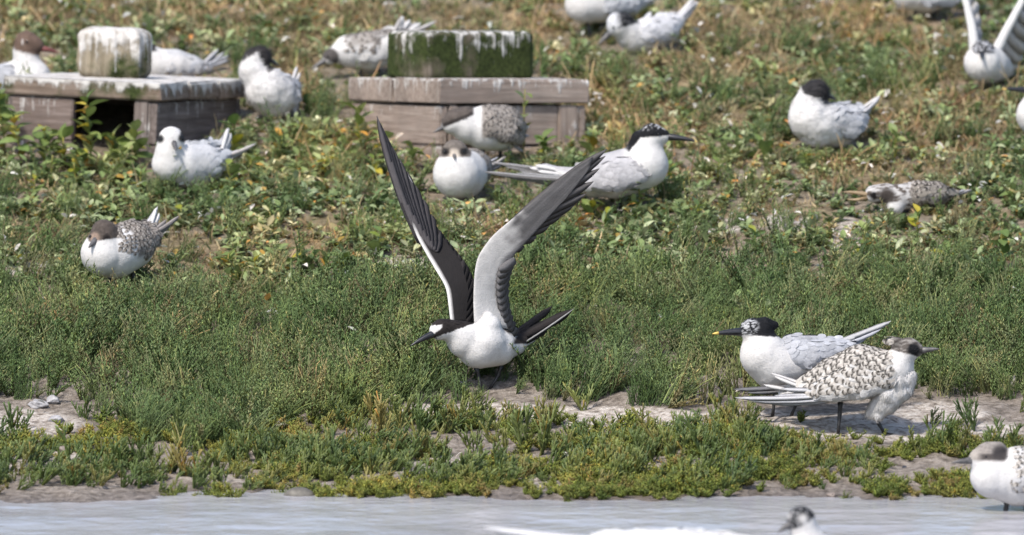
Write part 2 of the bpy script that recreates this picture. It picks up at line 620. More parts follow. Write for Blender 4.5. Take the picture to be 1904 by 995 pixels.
    def blade(self, name, p0, pc, p1, w, axis, up=GREY, dn=W_, edge=None, parent=None, tipc=None, n=9, thick=0.9, blunt=0.25):
        """one flight feather: curved vane with a raised shaft, its two faces coloured apart"""
        p0, pc, p1 = [np.array(p, float) for p in (p0, pc, p1)]
        axis = np.array(axis, float)
        axis /= np.linalg.norm(axis)
        V, C, F = [], [], []
        edge = up if edge is None else edge
        for i in range(n + 1):
            t = i / n
            p = (1 - t) ** 2 * p0 + 2 * t * (1 - t) * pc + t * t * p1
            tg = 2 * (1 - t) * (pc - p0) + 2 * t * (p1 - pc)
            tg /= np.linalg.norm(tg) + 1e-6
            a = axis - tg * (axis @ tg)
            a /= np.linalg.norm(a) + 1e-6
            nrm = np.cross(tg, a)
            if nrm @ np.array([0, -1.0, 0.75]) < 0:
                nrm = -nrm
            prof = min(1, 0.55 + t * 1.6) * (1 - max(0, (t - (1 - blunt)) / blunt) ** 2 * 0.93)
            hw = 0.5 * w * prof
            V += [p - a * hw * 0.7, p + nrm * thick, p + a * hw, p - nrm * thick]
            f = 0 if tipc is None else float(sstep(0.55, 0.95, t))
            tc = np.array(tipc if tipc is not None else up)
            C += [np.array(edge), np.array(up) * (1 - f) + tc * f, np.array(edge) * .5 + .5 * np.array(up), np.array(dn)]
            if i:
                b = len(V) - 4
                for k in range(4):
                    F.append([b - 4 + k, b - 4 + (k + 1) % 4, b + (k + 1) % 4, b + k])
        F.append([0, 3, 2, 1])
        return self.mesh(name, np.array(V), F, np.array(C), parent=parent)
    def tube(self, name, pts, mat, parent=None, sides=7, close=True):
        pts = [np.array(p, float) for p in pts]
        V, F = [], []
        for i, p in enumerate(pts):
            a, b = pts[max(i - 1, 0)][:3], pts[min(i + 1, len(pts) - 1)][:3]
            t = b - a
            t /= np.linalg.norm(t) + 1e-6
            u = np.cross(t, [0.13, 0.2, 1.0])
            u /= np.linalg.norm(u)
            v = np.cross(t, u)
            for k in range(sides):
                an = 2 * math.pi * k / sides
                V.append(p[:3] + p[3] * (u * math.cos(an) + v * math.sin(an)))
            if i:
                o = (i - 1) * sides
                for k in range(sides):
                    F.append([o + k, o + (k + 1) % sides, o + sides + (k + 1) % sides, o + sides + k])
        F.append(list(range(sides))[::-1])
        F.append([len(V) - sides + k for k in range(sides)])
        return self.mesh(name, np.array(V), F, None, mat, parent)
    def bill(self, base, tip, r, mat=BILL, droop=0.06, tipmat=None, tipfrac=0.13):
        b, t = np.array(base, float), np.array(tip, float)
        L = np.linalg.norm(t - b)
        def at(f):
            p = b + (t - b) * f
            p[1] += droop * L * (f * f - f) * 1.2
            return p
        fr = [-0.08, 0.0, 0.2, 0.4, 0.6, 0.78, 0.9, 1.0]
        rr = [0.95, 1.0, 0.86, 0.72, 0.56, 0.38, 0.24, 0.06]
        if tipmat:
            k = 1 - tipfrac
            fm = [f for f in fr if f < k] + [k]
            self.tube('bill', [(*at(f), r * np.interp(f, fr, rr)) for f in fm], mat, sides=10)
            bt = self.tube('bill_tip', [(*at(f), r * np.interp(f, fr, rr) * 1.02) for f in (k, (k + 1) / 2, 1.0)], tipmat, sides=10)
        else:
            self.tube('bill', [(*at(f), r * q) for f, q in zip(fr, rr)], mat, sides=10)
    def eye(self, p, r=2.6):
        me = bpy.data.meshes.new('eye')
        bm = bmesh.new()
        bmesh.ops.create_uvsphere(bm, u_segments=10, v_segments=8, radius=r * self.s)
        bm.to_mesh(me)
        bm.free()
        me.polygons.foreach_set('use_smooth', np.ones(len(me.polygons), bool))
        me.materials.append(EYE)
        o = link(bpy.data.objects.new('eye', me), self.root)
        o.location = self.P(p)[0]
    def leg(self, hip, ankle, foot, toes=(-1, 0.3), r=3.0, toe=20, mat=LEG):
        """tarsus down to the ground, three webbed toes pointing along toes = (dx, dw)"""
        h, a, f = [np.array(p, float) for p in (hip, ankle, foot)]
        lg = self.tube('leg', [(*h, r * 1.7), (*(0.5 * h + 0.5 * a), r * 1.15), (*a, r * 1.25), (*(0.5 * a + 0.5 * f), r * .85), (*f, r)], mat)
        dx, dw = toes
        l = math.hypot(dx, dw)
        d = np.array([dx / l, 0, dw / l])
        sd = np.array([-d[2], 0, d[0]])
        V, F = [], []
        tips = []
        for ang in (-0.5, 0, 0.5):
            t = d * math.cos(ang) + sd * math.sin(ang)
            tips.append(f + t * toe + np.array([0, 1.5, 0]))
        bk = f - d * toe * 0.3
        top = f + np.array([0, -2.2, 0])
        lowf = f + np.array([0, 1.6, 0])
        V = [top, tips[0], f + (tips[0] + tips[1] - 2 * f) * 0.42, tips[1], f + (tips[1] + tips[2] - 2 * f) * 0.42, tips[2], bk, lowf]
        F = [[0, 1, 2], [0, 2, 3], [0, 3, 4], [0, 4, 5], [0, 5, 6], [0, 6, 1], [7, 2, 1], [7, 3, 2], [7, 4, 3], [7, 5, 4], [7, 6, 5], [7, 1, 6]]
        self.mesh('foot', np.array(V), F, None, mat, lg)
    def mirror(self, q, c, axis):
        """mirror a point through the upright plane through c that holds the body axis (in px frame)"""
        m = np.cross(np.array(axis, float), [0, 1.0, 0])
        m /= np.linalg.norm(m)
        q = np.array(q, float)
        q[:3] = q[:3] - 2 * ((q[:3] - np.array(c, float)) @ m) * m
        return q
    def folded_wing(self, chain, flat, colfn, back, prim, axis=(0, 1, 0.5), pw=9, upc=(0.30, 0.31, 0.34), dnc=(0.5, 0.5, 0.52), edge=(0.55, 0.55, 0.58), fuzz=250, tiles=None, sag=6, h=2.0, flen=4.0):
        """closed wing lying on the flank, its flight feathers reaching back"""
        V, F, N = sdf_mesh([chain], 8, h, flat=flat, lump=1.0, it=1)
        cols = colfn(V, N, np.tile(np.array(GREY), (len(V), 1)))
        w = self.plumed('wing', V, F, N, cols, back, fuzz, flen, tiles)
        for p0, p1 in prim:
            p0, p1 = np.array(p0, float), np.array(p1, float)
            pc = 0.5 * (p0 + p1) + np.array([0, sag, 0])
            self.blade('primary_feather', p0, pc, p1, pw, axis, upc, dnc, edge, w)
        return w
    def tail(self, feathers, w=9, axis=(0, 0.3, 1), up=GREY, dn=W_, edge=W_, sag=2):
        for p0, p1 in feathers:
            p0, p1 = np.array(p0, float), np.array(p1, float)
            self.blade('tail_feather', p0, 0.5 * (p0 + p1) + np.array([0, sag, 0]), p1, w, axis, up, dn, edge)

# ================================================================== BIRDS
SANDWICH = 'sandwich terns on the bank'
JUV = ((0.36, 0.335, 0.31), (0.036, 0.032, 0.027), (0.54, 0.51, 0.47))      # base, bar, tip of a young bird's back feather
JUVD = ((0.20, 0.18, 0.165), (0.040, 0.033, 0.028), (0.42, 0.385, 0.345))

def cap_fn(center, r, p1, p2, col=BLACK, fleck=0.0, fc=(0.6, 0.6, 0.6), fleck_c=None, fleck_r=18, soft=1.6, mantle=None):
    def fn(V, N, c):
        c = c * np.array([1.0, 0.995, 0.99])
        if mantle is not None:
            m = sstep(0.35, 0.7, -N[:, 1]) * mantle(V)
            c = paint(c, m, GREY)
        m = above(V, p1, p2, soft) * near(V, center, r, 3)
        cc = np.tile(np.array(col), (len(V), 1))
        if fleck:
            nz = fbm(V[:, 0] / 5.0, V[:, 1] / 1.9, V[:, 2] / 5.0, 2)
            f = sstep(0.42, 0.62, nz) * fleck
            if fleck_c is not None:
                f = f * near(V, fleck_c, fleck_r, 7)
            cc = paint(cc, f, fc)
        cc = cc * (0.75 + 0.5 * fbm(V[:, 0] / 5, V[:, 1] / 5, V[:, 2] / 5, 2))[:, None]
        return c * (1 - m[:, None]) + cc * m[:, None]
    return fn

def grey_wing(base=GREY, var=0.12):
    def fn(V, N, c):
        return np.array(base)[None] * (1 - var + 2 * var * fbm(V[:, 0] / 14, V[:, 1] / 8, V[:, 2] / 14, 3))[:, None]
    return fn

# ------------------------------------------------------------------ the dark-backed tern with lifted wings
def hero():
    b = Bird('sooty_tern', 'black and white tern lifting both long wings high at the edge of the mud', 'tern', (900, 726))
    DK = (0.020, 0.017, 0.0165)
    LINC = (0.55, 0.545, 0.545)
    def col(V, N, c):
        X, Y, Wd = V.T
        dark = above(V, (812, 627), (868, 606), 1.2) * (X < 882) * (X > 790)
        dark = np.maximum(dark, sstep(0.45, 0.75, -N[:, 1]) * sstep(855, 866, X) * sstep(10, 2, Wd))
        dark = np.maximum(dark, sstep(948, 958, X - 0.35 * (640 - Y)) * sstep(2, -2, Y - 640))
        c = paint(c, dark, DK)
        c = paint(c, sstep(622, 600, Y) * sstep(884, 892, X) * (1 - dark), LINC)
        # white forehead band running back to above the eye
        fh = above(V, (795, 631), (824, 608), 1.0) * (1 - above(V, (795, 606), (826, 603), 1.0)) * sstep(824, 820, X)
        c = paint(c, fh, W_)
        return c
    b.body([[(862, 634, 22, 31), (890, 644, 8, 42), (924, 644, -14, 37), (958, 640, -32, 21), (984, 630, -42, 9)],
            [(868, 622, 24, 22), (845, 615, 34, 20), (824, 612, 42, 20)], [(812, 616, 48, 12)],
            [(908, 628, 16, 30), (910, 606, 20, 22), (908, 590, 24, 11)]], col, (1, -0.1, -0.5), 14, 900, 4.5, lump=1.0, h=1.8)
    b.bill((808, 620, 52), (763, 643.5, 72), 7.6, BILL, droop=0.10)
    b.eye((823, 613, 60.5), 2.6)
    b.eye((809, 607.5, 37), 2.4)
    b.leg((886, 684, 14), (890, 700, 10), (895, 726, 14), (-1, 0.6), 3.1, 18)
    b.leg((932, 680, -12), (927, 698, -16), (911, 723, -10), (-1, 0.6), 3.1, 18)
    # near wing: pale lining towards the viewer, dark above
    LIN, SIL, GD = (0.50, 0.505, 0.52), (0.20, 0.20, 0.21), (0.105, 0.10, 0.10)
    def wing(LE, CE, near_face, far_face, strip, prim, sec, axis_up, flip):
        LE, CE = np.array(LE, float), np.array(CE, float)
        n, m = 40, 17
        def res(Q):
            d = np.r_[0, np.cumsum(np.linalg.norm(np.diff(Q, axis=0), axis=1))]
            t = np.linspace(0, d[-1], n)
            return np.stack([np.interp(t, d, Q[:, k]) for k in range(3)], 1)
        A, B = res(LE), res(CE)
        for _ in range(2):
            A[1:-1] = 0.5 * A[1:-1] + 0.25 * (A[2:] + A[:-2])
            B[1:-1] = 0.5 * B[1:-1] + 0.25 * (B[2:] + B[:-2])
        V, C, F = [], [], []
        ring = 2 * m
        for i in range(n):
            fade = 1 - (i / (n - 1)) ** 0.8 * 0.85
            ch = B[i] - A[i]
            nr = np.array([0, 0, 1.0])
            for side in (1, -1):
                rngk = range(m) if side == 1 else range(m - 1, -1, -1)
                for k in rngk:
                    u = k / (m - 1)
                    th = (3.0 * math.sqrt(max(u, 0.0)) * (1 - u) * 3.2 + 0.6) * fade
                    nz = 0.9 * (fbm(i * 0.9, k * 0.8, side * 3.0, 2) - 0.5)
                    V.append(A[i] + ch * u + nr * side * (th + nz))
                    f = near_face if side == 1 else far_face
                    C.append(f(i / (n - 1), u))
            if i:
                o = (i - 1) * ring
                for k in range(ring):
                    F.append([o + k, o + (k + 1) % ring, o + ring + (k + 1) % ring, o + ring + k])
        F.append([k for k in range(ring)][::-1])
        F.append([(n - 1) * ring + k for k in range(ring)])
        w = b.mesh('wing', np.array(V), [f[::-1] for f in F] if not flip else F, np.array(C))
        for grp, nm in ((prim, 'primary_feather'), (sec, 'secondary_feather')):
            for p0, pc, p1, wd, cu, cd in grp:
                b.blade(nm, p0, pc, p1, wd, axis_up, cu, cd, np.array(cu) * (0.66 if nm[0] == 'p' else 0.9), w, n=12, thick=0.55 if nm[0] == 'p' else 0.35, blunt=0.2)
        return w
    def nf(t, u):
        n_ = float(fbm(t * 34, u * 5, 0, 3)) - 0.5
        ln = float(fbm(t * 2.0, u * 17, 4.0, 2)) - 0.5
        k = float(sstep(0.47, 0.62, t + 0.22 * n_ + 0.10 * u))
        c = np.array(W_) * (1.0 - 0.17 * float(sstep(0.0, 0.5, t))) * (1 + 0.22 * n_) * (1 - 0.12 * u)
        tr = float(sstep(0.68, 0.92, u + 0.22 * n_)) * (0.25 + 0.75 * float(sstep(0.02, 0.2, t)))
        c = c * (1 - tr) + np.array((0.14, 0.138, 0.144)) * tr
        return c * (1 - k) + np.array((0.105, 0.102, 0.104)) * (1 + 0.7 * ln) * k
    ff = lambda t, u: np.array(DK)
    tips = [(1128, 278, 78), (1125, 291, 76), (1114, 314, 73), (1103, 338, 70), (1089, 361, 66), (1069, 380, 62), (1046, 399, 58), (1022, 419, 54), (998, 440, 50), (975, 459, 46)]
    pr = []
    for i, t in enumerate(tips):
        f = i / 9
        p0 = np.array([930 - 8 * f, 434 + 26 * f, 50 - 6 * f])
        t = np.array(t, float)
        pc = 0.5 * (p0 + t) + np.array([-8 + 6 * f, -10 + 8 * f, 0])
        p0 = p0 + np.array([0, 0, -1.3 * i + 3])
        pc = pc + np.array([0, 0, -1.2 * i + 3])
        t = t + np.array([0, 0, -0.8 * i])
        g = np.array((0.105, 0.10, 0.102)) * (1.0 - 0.25 * f)
        pr.append((p0, pc, t, 19 + 4 * f, g, g * 1.1))
    TE = np.array([(975, 462, 46), (958, 474, 40), (948, 488, 36), (942, 504, 32), (938, 524, 26), (937, 546, 20), (939, 566, 12), (945, 586, 4), (956, 606, -4)], float)
    AR = np.array([(912, 470, 46), (906, 490, 43), (904, 510, 40), (905, 532, 36), (908, 556, 30), (914, 580, 22), (922, 600, 12), (930, 616, 4), (938, 630, -4)], float)
    se = []
    for i in range(2, 14):
        q = i / 13 * 8
        k = min(int(q), 7)
        t = TE[k] + (TE[k + 1] - TE[k]) * (q - k)
        q2 = min(q + 1.3, 8)
        k = min(int(q2), 7)
        p0 = AR[k] + (AR[k + 1] - AR[k]) * (q2 - k)
        g = np.array((0.135, 0.132, 0.138)) * (1 - 0.3 * i / 13) * rng.uniform(0.85, 1.15)
        p0 = p0 + 0.45 * (t - p0)
        se.append((p0 + np.array([0, 0, -3.0]), 0.5 * (p0 + t) + np.array([1, 5, -0.5]), t + np.array([-0.5, 0, 0]), 24, g, g))
    wing([(882, 606, 26), (880, 560, 32), (882, 510, 40), (887, 478, 46), (914, 439, 52), (956, 404, 60), (1010, 360, 68), (1061, 317, 74), (1102, 292, 77)],
         [(954, 612, -8), (934, 560, 6), (935, 525, 22), (940, 500, 32), (954, 476, 40), (980, 449, 49), (1024, 400, 58), (1064, 356, 67), (1096, 314, 74)],
         nf, ff, None, pr, se, (0.55, 0.75, 0), False)
    # far wing: black above with a white leading edge
    def nf2(t, u):
        wht = (1 - float(sstep(0.08, 0.17, u))) * (1 - float(sstep(0.50, 0.62, t)))
        k = float(sstep(0.45, 0.8, t)) * (0.7 + 0.6 * float(fbm(t * 2.0, u * 14, 7.0, 2)))
        c = np.array((0.017, 0.0155, 0.016)) * (1 - k) + np.array((0.050, 0.048, 0.051)) * k
        return c * (1 - wht) + np.array(W_) * wht
    ff2 = lambda t, u: np.array(LIN)
    tips = [(699, 214, -150), (706, 228, -148), (715, 247, -146), (727, 270, -143), (741, 293, -140), (756, 318, -136), (771, 344, -131), (786, 370, -125), (800, 398, -118), (813, 426, -110)]
    pr = []
    for i, t in enumerate(tips):
        f = i / 9
        p0 = np.array([778 + 32 * f, 452 + 16 * f, -92 + 6 * f])
        t = np.array(t, float)
        pc = 0.5 * (p0 + t) + np.array([-12 + 14 * f, 8 - 4 * f, 0])
        g = np.array((0.075, 0.070, 0.074)) * (1 - 0.3 * f)
        z = np.array([0, 0, 1.0 * i])
        pr.append((p0 + z, pc + z, t + z * 0.7, 15 + 4 * f, g, g))
    TE = np.array([(815, 430, -108), (830, 448, -98), (844, 464, -88), (858, 481, -76), (869, 497, -66), (877, 515, -56), (881, 540, -46), (882, 566, -34), (882, 594, -24)], float)
    AR = np.array([(800, 470, -88), (812, 484, -80), (822, 500, -70), (832, 518, -60), (840, 538, -48), (846, 556, -38), (850, 574, -28), (854, 590, -20), (858, 604, -12)], float)
    se = []
    for i in range(14):
        q = i / 13 * 8
        k = min(int(q), 7)
        t = TE[k] + (TE[k + 1] - TE[k]) * (q - k)
        q2 = min(q + 1.2, 8)
        k = min(int(q2), 7)
        p0 = AR[k] + (AR[k + 1] - AR[k]) * (q2 - k)
        g = np.array((0.022, 0.020, 0.0205)) * rng.uniform(0.8, 1.3)
        se.append((p0 + np.array([0, 0, 1.0]), 0.5 * (p0 + t) + np.array([2, 6, 3.0]), t + np.array([1, 0, 1]), 22, g, g))
    wing([(838, 600, 4), (830, 535, -30), (798, 483, -74), (776, 444, -92), (757, 396, -106), (733, 330, -124), (712, 262, -140)],
         [(882, 604, -24), (880, 540, -46), (860, 488, -72), (828, 448, -94), (800, 402, -110), (768, 342, -124), (729, 276, -138)],
         nf2, ff2, None, pr, se, (0.85, -0.35, 0), False)
    # dark forked tail with pale outer streamers
    T = (0.022, 0.019, 0.019)
    b.tail([((948, 626, -30), (1027, 570, -70)), ((950, 628, -28), (1004, 590, -58))], 17, (0.5, 0.8, 0.3), T, T, (0.05, 0.045, 0.043), 3)
    b.tail([((952, 634, -26), (1064, 576, -52)), ((956, 640, -24), (1020, 606, -44)), ((954, 632, -30), (1035, 590, -50))], 23, (0.5, 0.8, 0.3), T, T, (0.03, 0.027, 0.026), 2)
    b.tail([((962, 645, -22), (1069, 573, -50))], 4, (0.5, 0.8, 0.3), (0.26, 0.255, 0.25), (0.26, 0.255, 0.25), (0.3, 0.3, 0.3), 4)
    b.tail([((958, 645, -22), (998, 626, -36))], 13, (0.5, 0.8, 0.3), W_, W_, W_, 3)
hero()

# ------------------------------------------------------------------ adult at the right, yellow-tipped bill, beside the scalloped young bird
def bird2():
    b = Bird('sandwich_tern', 'adult tern with shaggy black crest and yellow-tipped bill behind the scalloped young tern', 'tern', (1474, 776), SANDWICH)
    b.body([[(1419, 660, 16, 44), (1440, 678, 8, 47), (1495, 672, -12, 40), (1540, 650, -28, 22), (1572, 641, -38, 11)],
            [(1414, 640, 20, 34), (1408, 618, 22, 25)], [(1396, 613, 24, 21)], [(1425, 606, 20, 18), (1440, 604, 18, 8)]],
           cap_fn((1412, 606), 44, (1370, 623), (1440, 626), BLACK, 0.75, (0.55, 0.56, 0.58), (1389, 607), 19, mantle=lambda V: sstep(1445, 1475, V[:, 0])), (1, 0.1, -0.4), 8, 1100, 5, h=1.9)
    b.bill((1380, 617, 26), (1324, 620.5, 40), 8.6, BILL, 0.05, BILLY, 0.2)
    b.eye((1394, 616, 44.5), 2.4)
    b.folded_wing([(1470, 655, 30, 24), (1500, 660, 26, 27), (1545, 652, 10, 17), (1590, 640, -14, 6)], ((-0.2, -0.3, 1), 0.5), grey_wing(), (1, 0, -0.4),
                  [((1540, 650, 6), (1640, 612, -40)), ((1545, 655, 6), (1615, 626, -34)), ((1545, 648, 2), (1600, 632, -28))], (0, 0.8, 0.6))
    b.folded_wing([(1470, 640, -44, 20), (1510, 645, -46, 22), (1560, 640, -46, 12)], ((-0.2, -0.3, -1), 0.5), grey_wing(), (1, 0, -0.4),
                  [((1540, 640, -46), (1655, 602, -62))], (0, 0.8, 0.6))
    b.tail([((1550, 638, -30), (1659, 597, -58)), ((1550, 640, -28), (1640, 606, -54)), ((1550, 643, -28), (1616, 618, -50))], 13, (0.1, 1, 0.5), (0.42, 0.42, 0.43), W_, (0.30, 0.30, 0.31), 3)
    b.leg((1440, 722, 12), (1440, 742, 8), (1436, 774, 12), (-1, 0.5), 3.4)
    b.leg((1486, 712, -10), (1482, 748, -14), (1470, 777, -10), (-1, 0.5), 3.4)
bird2()

def bird3():
    b = Bird('sandwich_tern', 'young tern with dark scalloped back and wind-ruffled white breast striding on the pale mud', 'tern', (1600, 806), SANDWICH)
    def col(V, N, c):
        X, Y, Wd = V.T
        cap = above(V, (1640, 646), (1722, 668), 1.5) * near(V, (1684, 640), 40, 3)
        cc = np.tile(np.array((0.10, 0.088, 0.08)), (len(V), 1))
        cc = paint(cc, sstep(0.45, 0.62, fbm(X / 9, Y / 3, Wd / 5, 2)) * 0.7, (0.32, 0.30, 0.28))
        cc = paint(cc, near(V, (1662, 634), 16, 8) * 0.6, (0.03, 0.027, 0.026))
        cc = paint(cc, near(V, (1698, 650), 13, 5), BLACK)
        c = c * (1 - cap[:, None]) + cc * cap[:, None]
        m = sstep(0.05, 0.45, -N[:, 1]) * sstep(1668, 1640, X)
        return paint(c, m, (0.44, 0.42, 0.39))
    b.body([[(1664, 690, 14, 34), (1640, 696, 8, 46), (1602, 692, 0, 51), (1555, 706, -6, 43), (1508, 722, -10, 29), (1460, 734, -14, 13)],
            [(1672, 672, 18, 27), (1682, 656, 22, 22), (1688, 647, 24, 20)], [(1664, 637, 22, 12), (1654, 633, 20, 7)], [(1704, 650, 26, 13)]],
           col, (-1, 0.15, 0.1), 9, 900, 5, h=1.9,
           tiles=dict(mask=lambda V, N: (N[:, 1] < 0.15) & (V[:, 0] < 1655) & (V[:, 0] > 1500), n=200, L=20, Wd=13, cols=JUV, spacing=0.5))
    # ruffled breast feathers
    def rc(V, N, c): return c
    V, F, N = sdf_mesh([[(1668, 712, 26, 24), (1672, 728, 26, 20), (1650, 752, 24, 18), (1632, 770, 22, 13)], [(1690, 700, 24, 14), (1690, 722, 24, 10)], [(1650, 735, 26, 24), (1618, 768, 20, 10)]], 8, 2.0, lump=6)
    b.plumed('breast_ruff', V, F, N, np.tile(np.array(W_), (len(V), 1)), (-0.35, 1, 0.1), 3800, 9)
    b.bill((1716, 651, 28), (1746, 648.5, 34), 6.2, BILLG, 0.03)
    b.eye((1699, 649.5, 39.5), 2.4)
    tl = dict(mask=lambda V, N: (V[:, 0] < 1662) & (V[:, 0] > 1500) & (V[:, 1] < 724 + 0.12 * (1600 - V[:, 0])) & (N[:, 2] > -0.2), n=230, L=19, Wd=11, cols=JUV, spacing=0.5)
    def wc(V, N, c):
        c = np.tile(np.array((0.48, 0.47, 0.46)), (len(V), 1))
        return paint(c, sstep(1560, 1500, V[:, 0]), (0.46, 0.46, 0.47))
    b.folded_wing([(1645, 694, 40, 30), (1600, 706, 44, 36), (1545, 722, 34, 26), (1490, 734, 20, 11)], ((0.1, -0.25, 1), 0.42), wc, (-1, 0.2, 0),
                  [((1540, 735, 36), (1366, 739, 24)), ((1545, 742, 36), (1392, 744, 26)), ((1545, 744, 36), (1425, 748, 27)), ((1545, 728, 36), (1440, 735, 26)), ((1540, 722, 34), (1452, 722, 24))],
                  (0, 1, 0.35), 12, (0.50, 0.50, 0.52), (0.45, 0.45, 0.46), (0.10, 0.10, 0.105), 300, tl, 5)
    b.folded_wing([(1625, 678, -44, 26), (1580, 690, -46, 28), (1520, 708, -38, 18)], ((0.1, -0.25, -1), 0.45), wc, (-1, 0.2, 0),
                  [((1520, 712, -34), (1364, 724, -26)), ((1520, 716, -34), (1390, 730, -26))], (0, 1, 0.35), 12, (0.16, 0.16, 0.17), (0.4, 0.4, 0.41), (0.07, 0.07, 0.075), 200,
                  dict(mask=lambda V, N: V[:, 0] > 1520, n=70, L=15, Wd=9, cols=JUV))
    b.tail([((1500, 715, -10), (1434, 693, -8)), ((1500, 722, 5), (1440, 699, 0)), ((1495, 728, 0), (1420, 715, -6))], 12, (0, 1, 0.6), W_, W_, (0.25, 0.24, 0.23), 2)
    b.leg((1562, 748, 16), (1561, 770, 12), (1558, 806, 18), (1, 0.4), 3.5)
    b.leg((1630, 765, -6), (1634, 788, -6), (1644, 805, -4), (1, 0.3), 3.5)
bird3()

def bird4():
    b = Bird('sandwich_tern', 'young tern with grey-brown cap standing on one dark leg in the shallow water', 'tern', (1869, 967), SANDWICH)
    def col(V, N, c):
        X, Y, Wd = V.T
        cap = above(V, (1796, 856), (1868, 858), 4.5) * near(V, (1836, 836), 38, 4)
        cc = np.tile(np.array((0.22, 0.20, 0.185)), (len(V), 1)) * (0.6 + 0.8 * fbm(X / 5, Y / 3, Wd / 5, 2))[:, None]
        cc = paint(cc, near(V, (1806, 848), 15, 9) * 0.7, (0.36, 0.33, 0.30))
        cc = paint(cc, sstep(0.46, 0.60, fbm(X / 9, Y / 2.2, Wd / 5, 2)) * 0.45, (0.34, 0.31, 0.285))
        cc = paint(cc, (1 - sstep(3, 9, np.abs(Y - 849))) * sstep(1812, 1828, X) * 0.85, (0.035, 0.03, 0.03))
        cc = paint(cc, near(V, (1858, 842), 15, 6), (0.05, 0.045, 0.045))
        c = c * (1 - cap[:, None]) + cc * cap[:, None]
        m = sstep(0.1, 0.5, -N[:, 1]) * sstep(1878, 1890, X) * sstep(0.45, 0.6, fbm(X / 4, Y / 4, Wd / 4, 2))
        return paint(c, m, (0.10, 0.095, 0.09))
    b.body([[(1845, 884, 14, 42), (1893, 886, 0, 56), (1950, 886, -10, 50), (2000, 882, -18, 32), (2045, 876, -26, 13)],
            [(1842, 862, 18, 32), (1838, 847, 20, 26)], [(1818, 852, 24, 18)], [(1856, 836, 18, 15)]], col, (1, 0.1, -0.2), 9, 1200, 4.5, h=2.0,
           tiles=dict(mask=lambda V, N: (N[:, 1] < -0.1) & (V[:, 0] > 1884) & (V[:, 0] < 1990), n=110, L=13, Wd=9, cols=JUV))
    b.bill((1808, 856, 30), (1768, 860, 38), 7.4, BILLG, 0.08)
    b.eye((1832, 849, 43.5), 2.6)
    b.folded_wing([(1900, 888, 44, 28), (1950, 892, 42, 30), (2010, 888, 26, 16), (2050, 884, 10, 8)], ((0, -0.2, 1), 0.45), grey_wing((0.40, 0.40, 0.41)), (1, 0, 0),
                  [((2000, 890, 26), (2125, 872, 0)), ((2000, 894, 26), (2100, 882, 4))], (0, 1, 0.4),
                  tiles=dict(mask=lambda V, N: V[:, 0] < 2000, n=90, L=13, Wd=9, cols=JUV))
    b.folded_wing([(1900, 870, -46, 26), (1950, 876, -46, 28), (2010, 876, -34, 14)], ((0, -0.2, -1), 0.45), grey_wing((0.40, 0.40, 0.41)), (1, 0, 0),
                  [((2000, 880, -36), (2120, 866, -26))], (0, 1, 0.4))
    b.tail([((2030, 878, -25), (2090, 864, -30))], 12)
    b.leg((1872, 935, 8), (1870, 946, 6), (1869, 968, 8), (-1, 0.4), 4.0)
    b.leg((1910, 935, -12), (1908, 948, -14), (1906, 967, -12), (-1, 0.4), 4.0)
bird4()

def bird5():
    b = Bird('sandwich_tern', 'tern with black and white mottled head bowed above the bottom shallows', 'tern', (1570, 1118), SANDWICH)
    def col(V, N, c):
        X, Y, Wd = V.T
        cap = above(V, (1452, 984), (1526, 978), 2) * near(V, (1487, 966), 38, 3)
        cc = np.tile(np.array((0.022, 0.023, 0.026)), (len(V), 1))
        cc = paint(cc, near(V, (1492, 964), 8, 7) * 0.8, W_)
        cc = paint(cc, near(V, (1464, 958), 5, 6) * 0.6, W_)
        cc = paint(cc, sstep(0.58, 0.66, fbm(X / 4, Y / 4, Wd / 4, 2)) * 0.5, (0.6, 0.6, 0.62))
        ck = above(V, (1478, 985), (1504, 968), 2)
        return c * (1 - (cap * ck)[:, None]) + cc * (cap * ck)[:, None]
    b.body([[(1505, 1030, 16, 44), (1540, 1052, 4, 50), (1600, 1058, -10, 44), (1660, 1050, -20, 22), (1690, 1046, -28, 10)],
            [(1500, 1002, 22, 30), (1490, 972, 26, 25)], [(1488, 966, 26, 26)]], col, (1, 0.1, -0.2), 9, 900, 5)
    b.bill((1470, 974, 38), (1444, 989, 50), 8.5, BILLG, 0.10)
    b.eye((1476, 966, 48), 2.5)
    for sg in (1, -1):
        b.folded_wing([(1545, 1046, 42 * sg, 27), (1600, 1050, 38 * sg, 29), (1670, 1046, 20 * sg, 12)], ((0, -0.2, sg), 0.45), grey_wing(), (1, 0, 0),
                      [((1660, 1046, 20 * sg), (1760, 1026, 4 * sg)), ((1650, 1050, 22 * sg), (1735, 1034, 8 * sg))], (0, 1, 0.4))
    b.tail([((1670, 1048, -20), (1745, 1036, -30)), ((1670, 1050, -14), (1735, 1040, -14))], 12)
    b.leg((1550, 1096, 14), (1552, 1108, 12), (1556, 1122, 14), (-1, 0.4), 4.0)
    b.leg((1586, 1094, -14), (1586, 1108, -14), (1584, 1122, -14), (-1, 0.4), 4.0)
bird5()

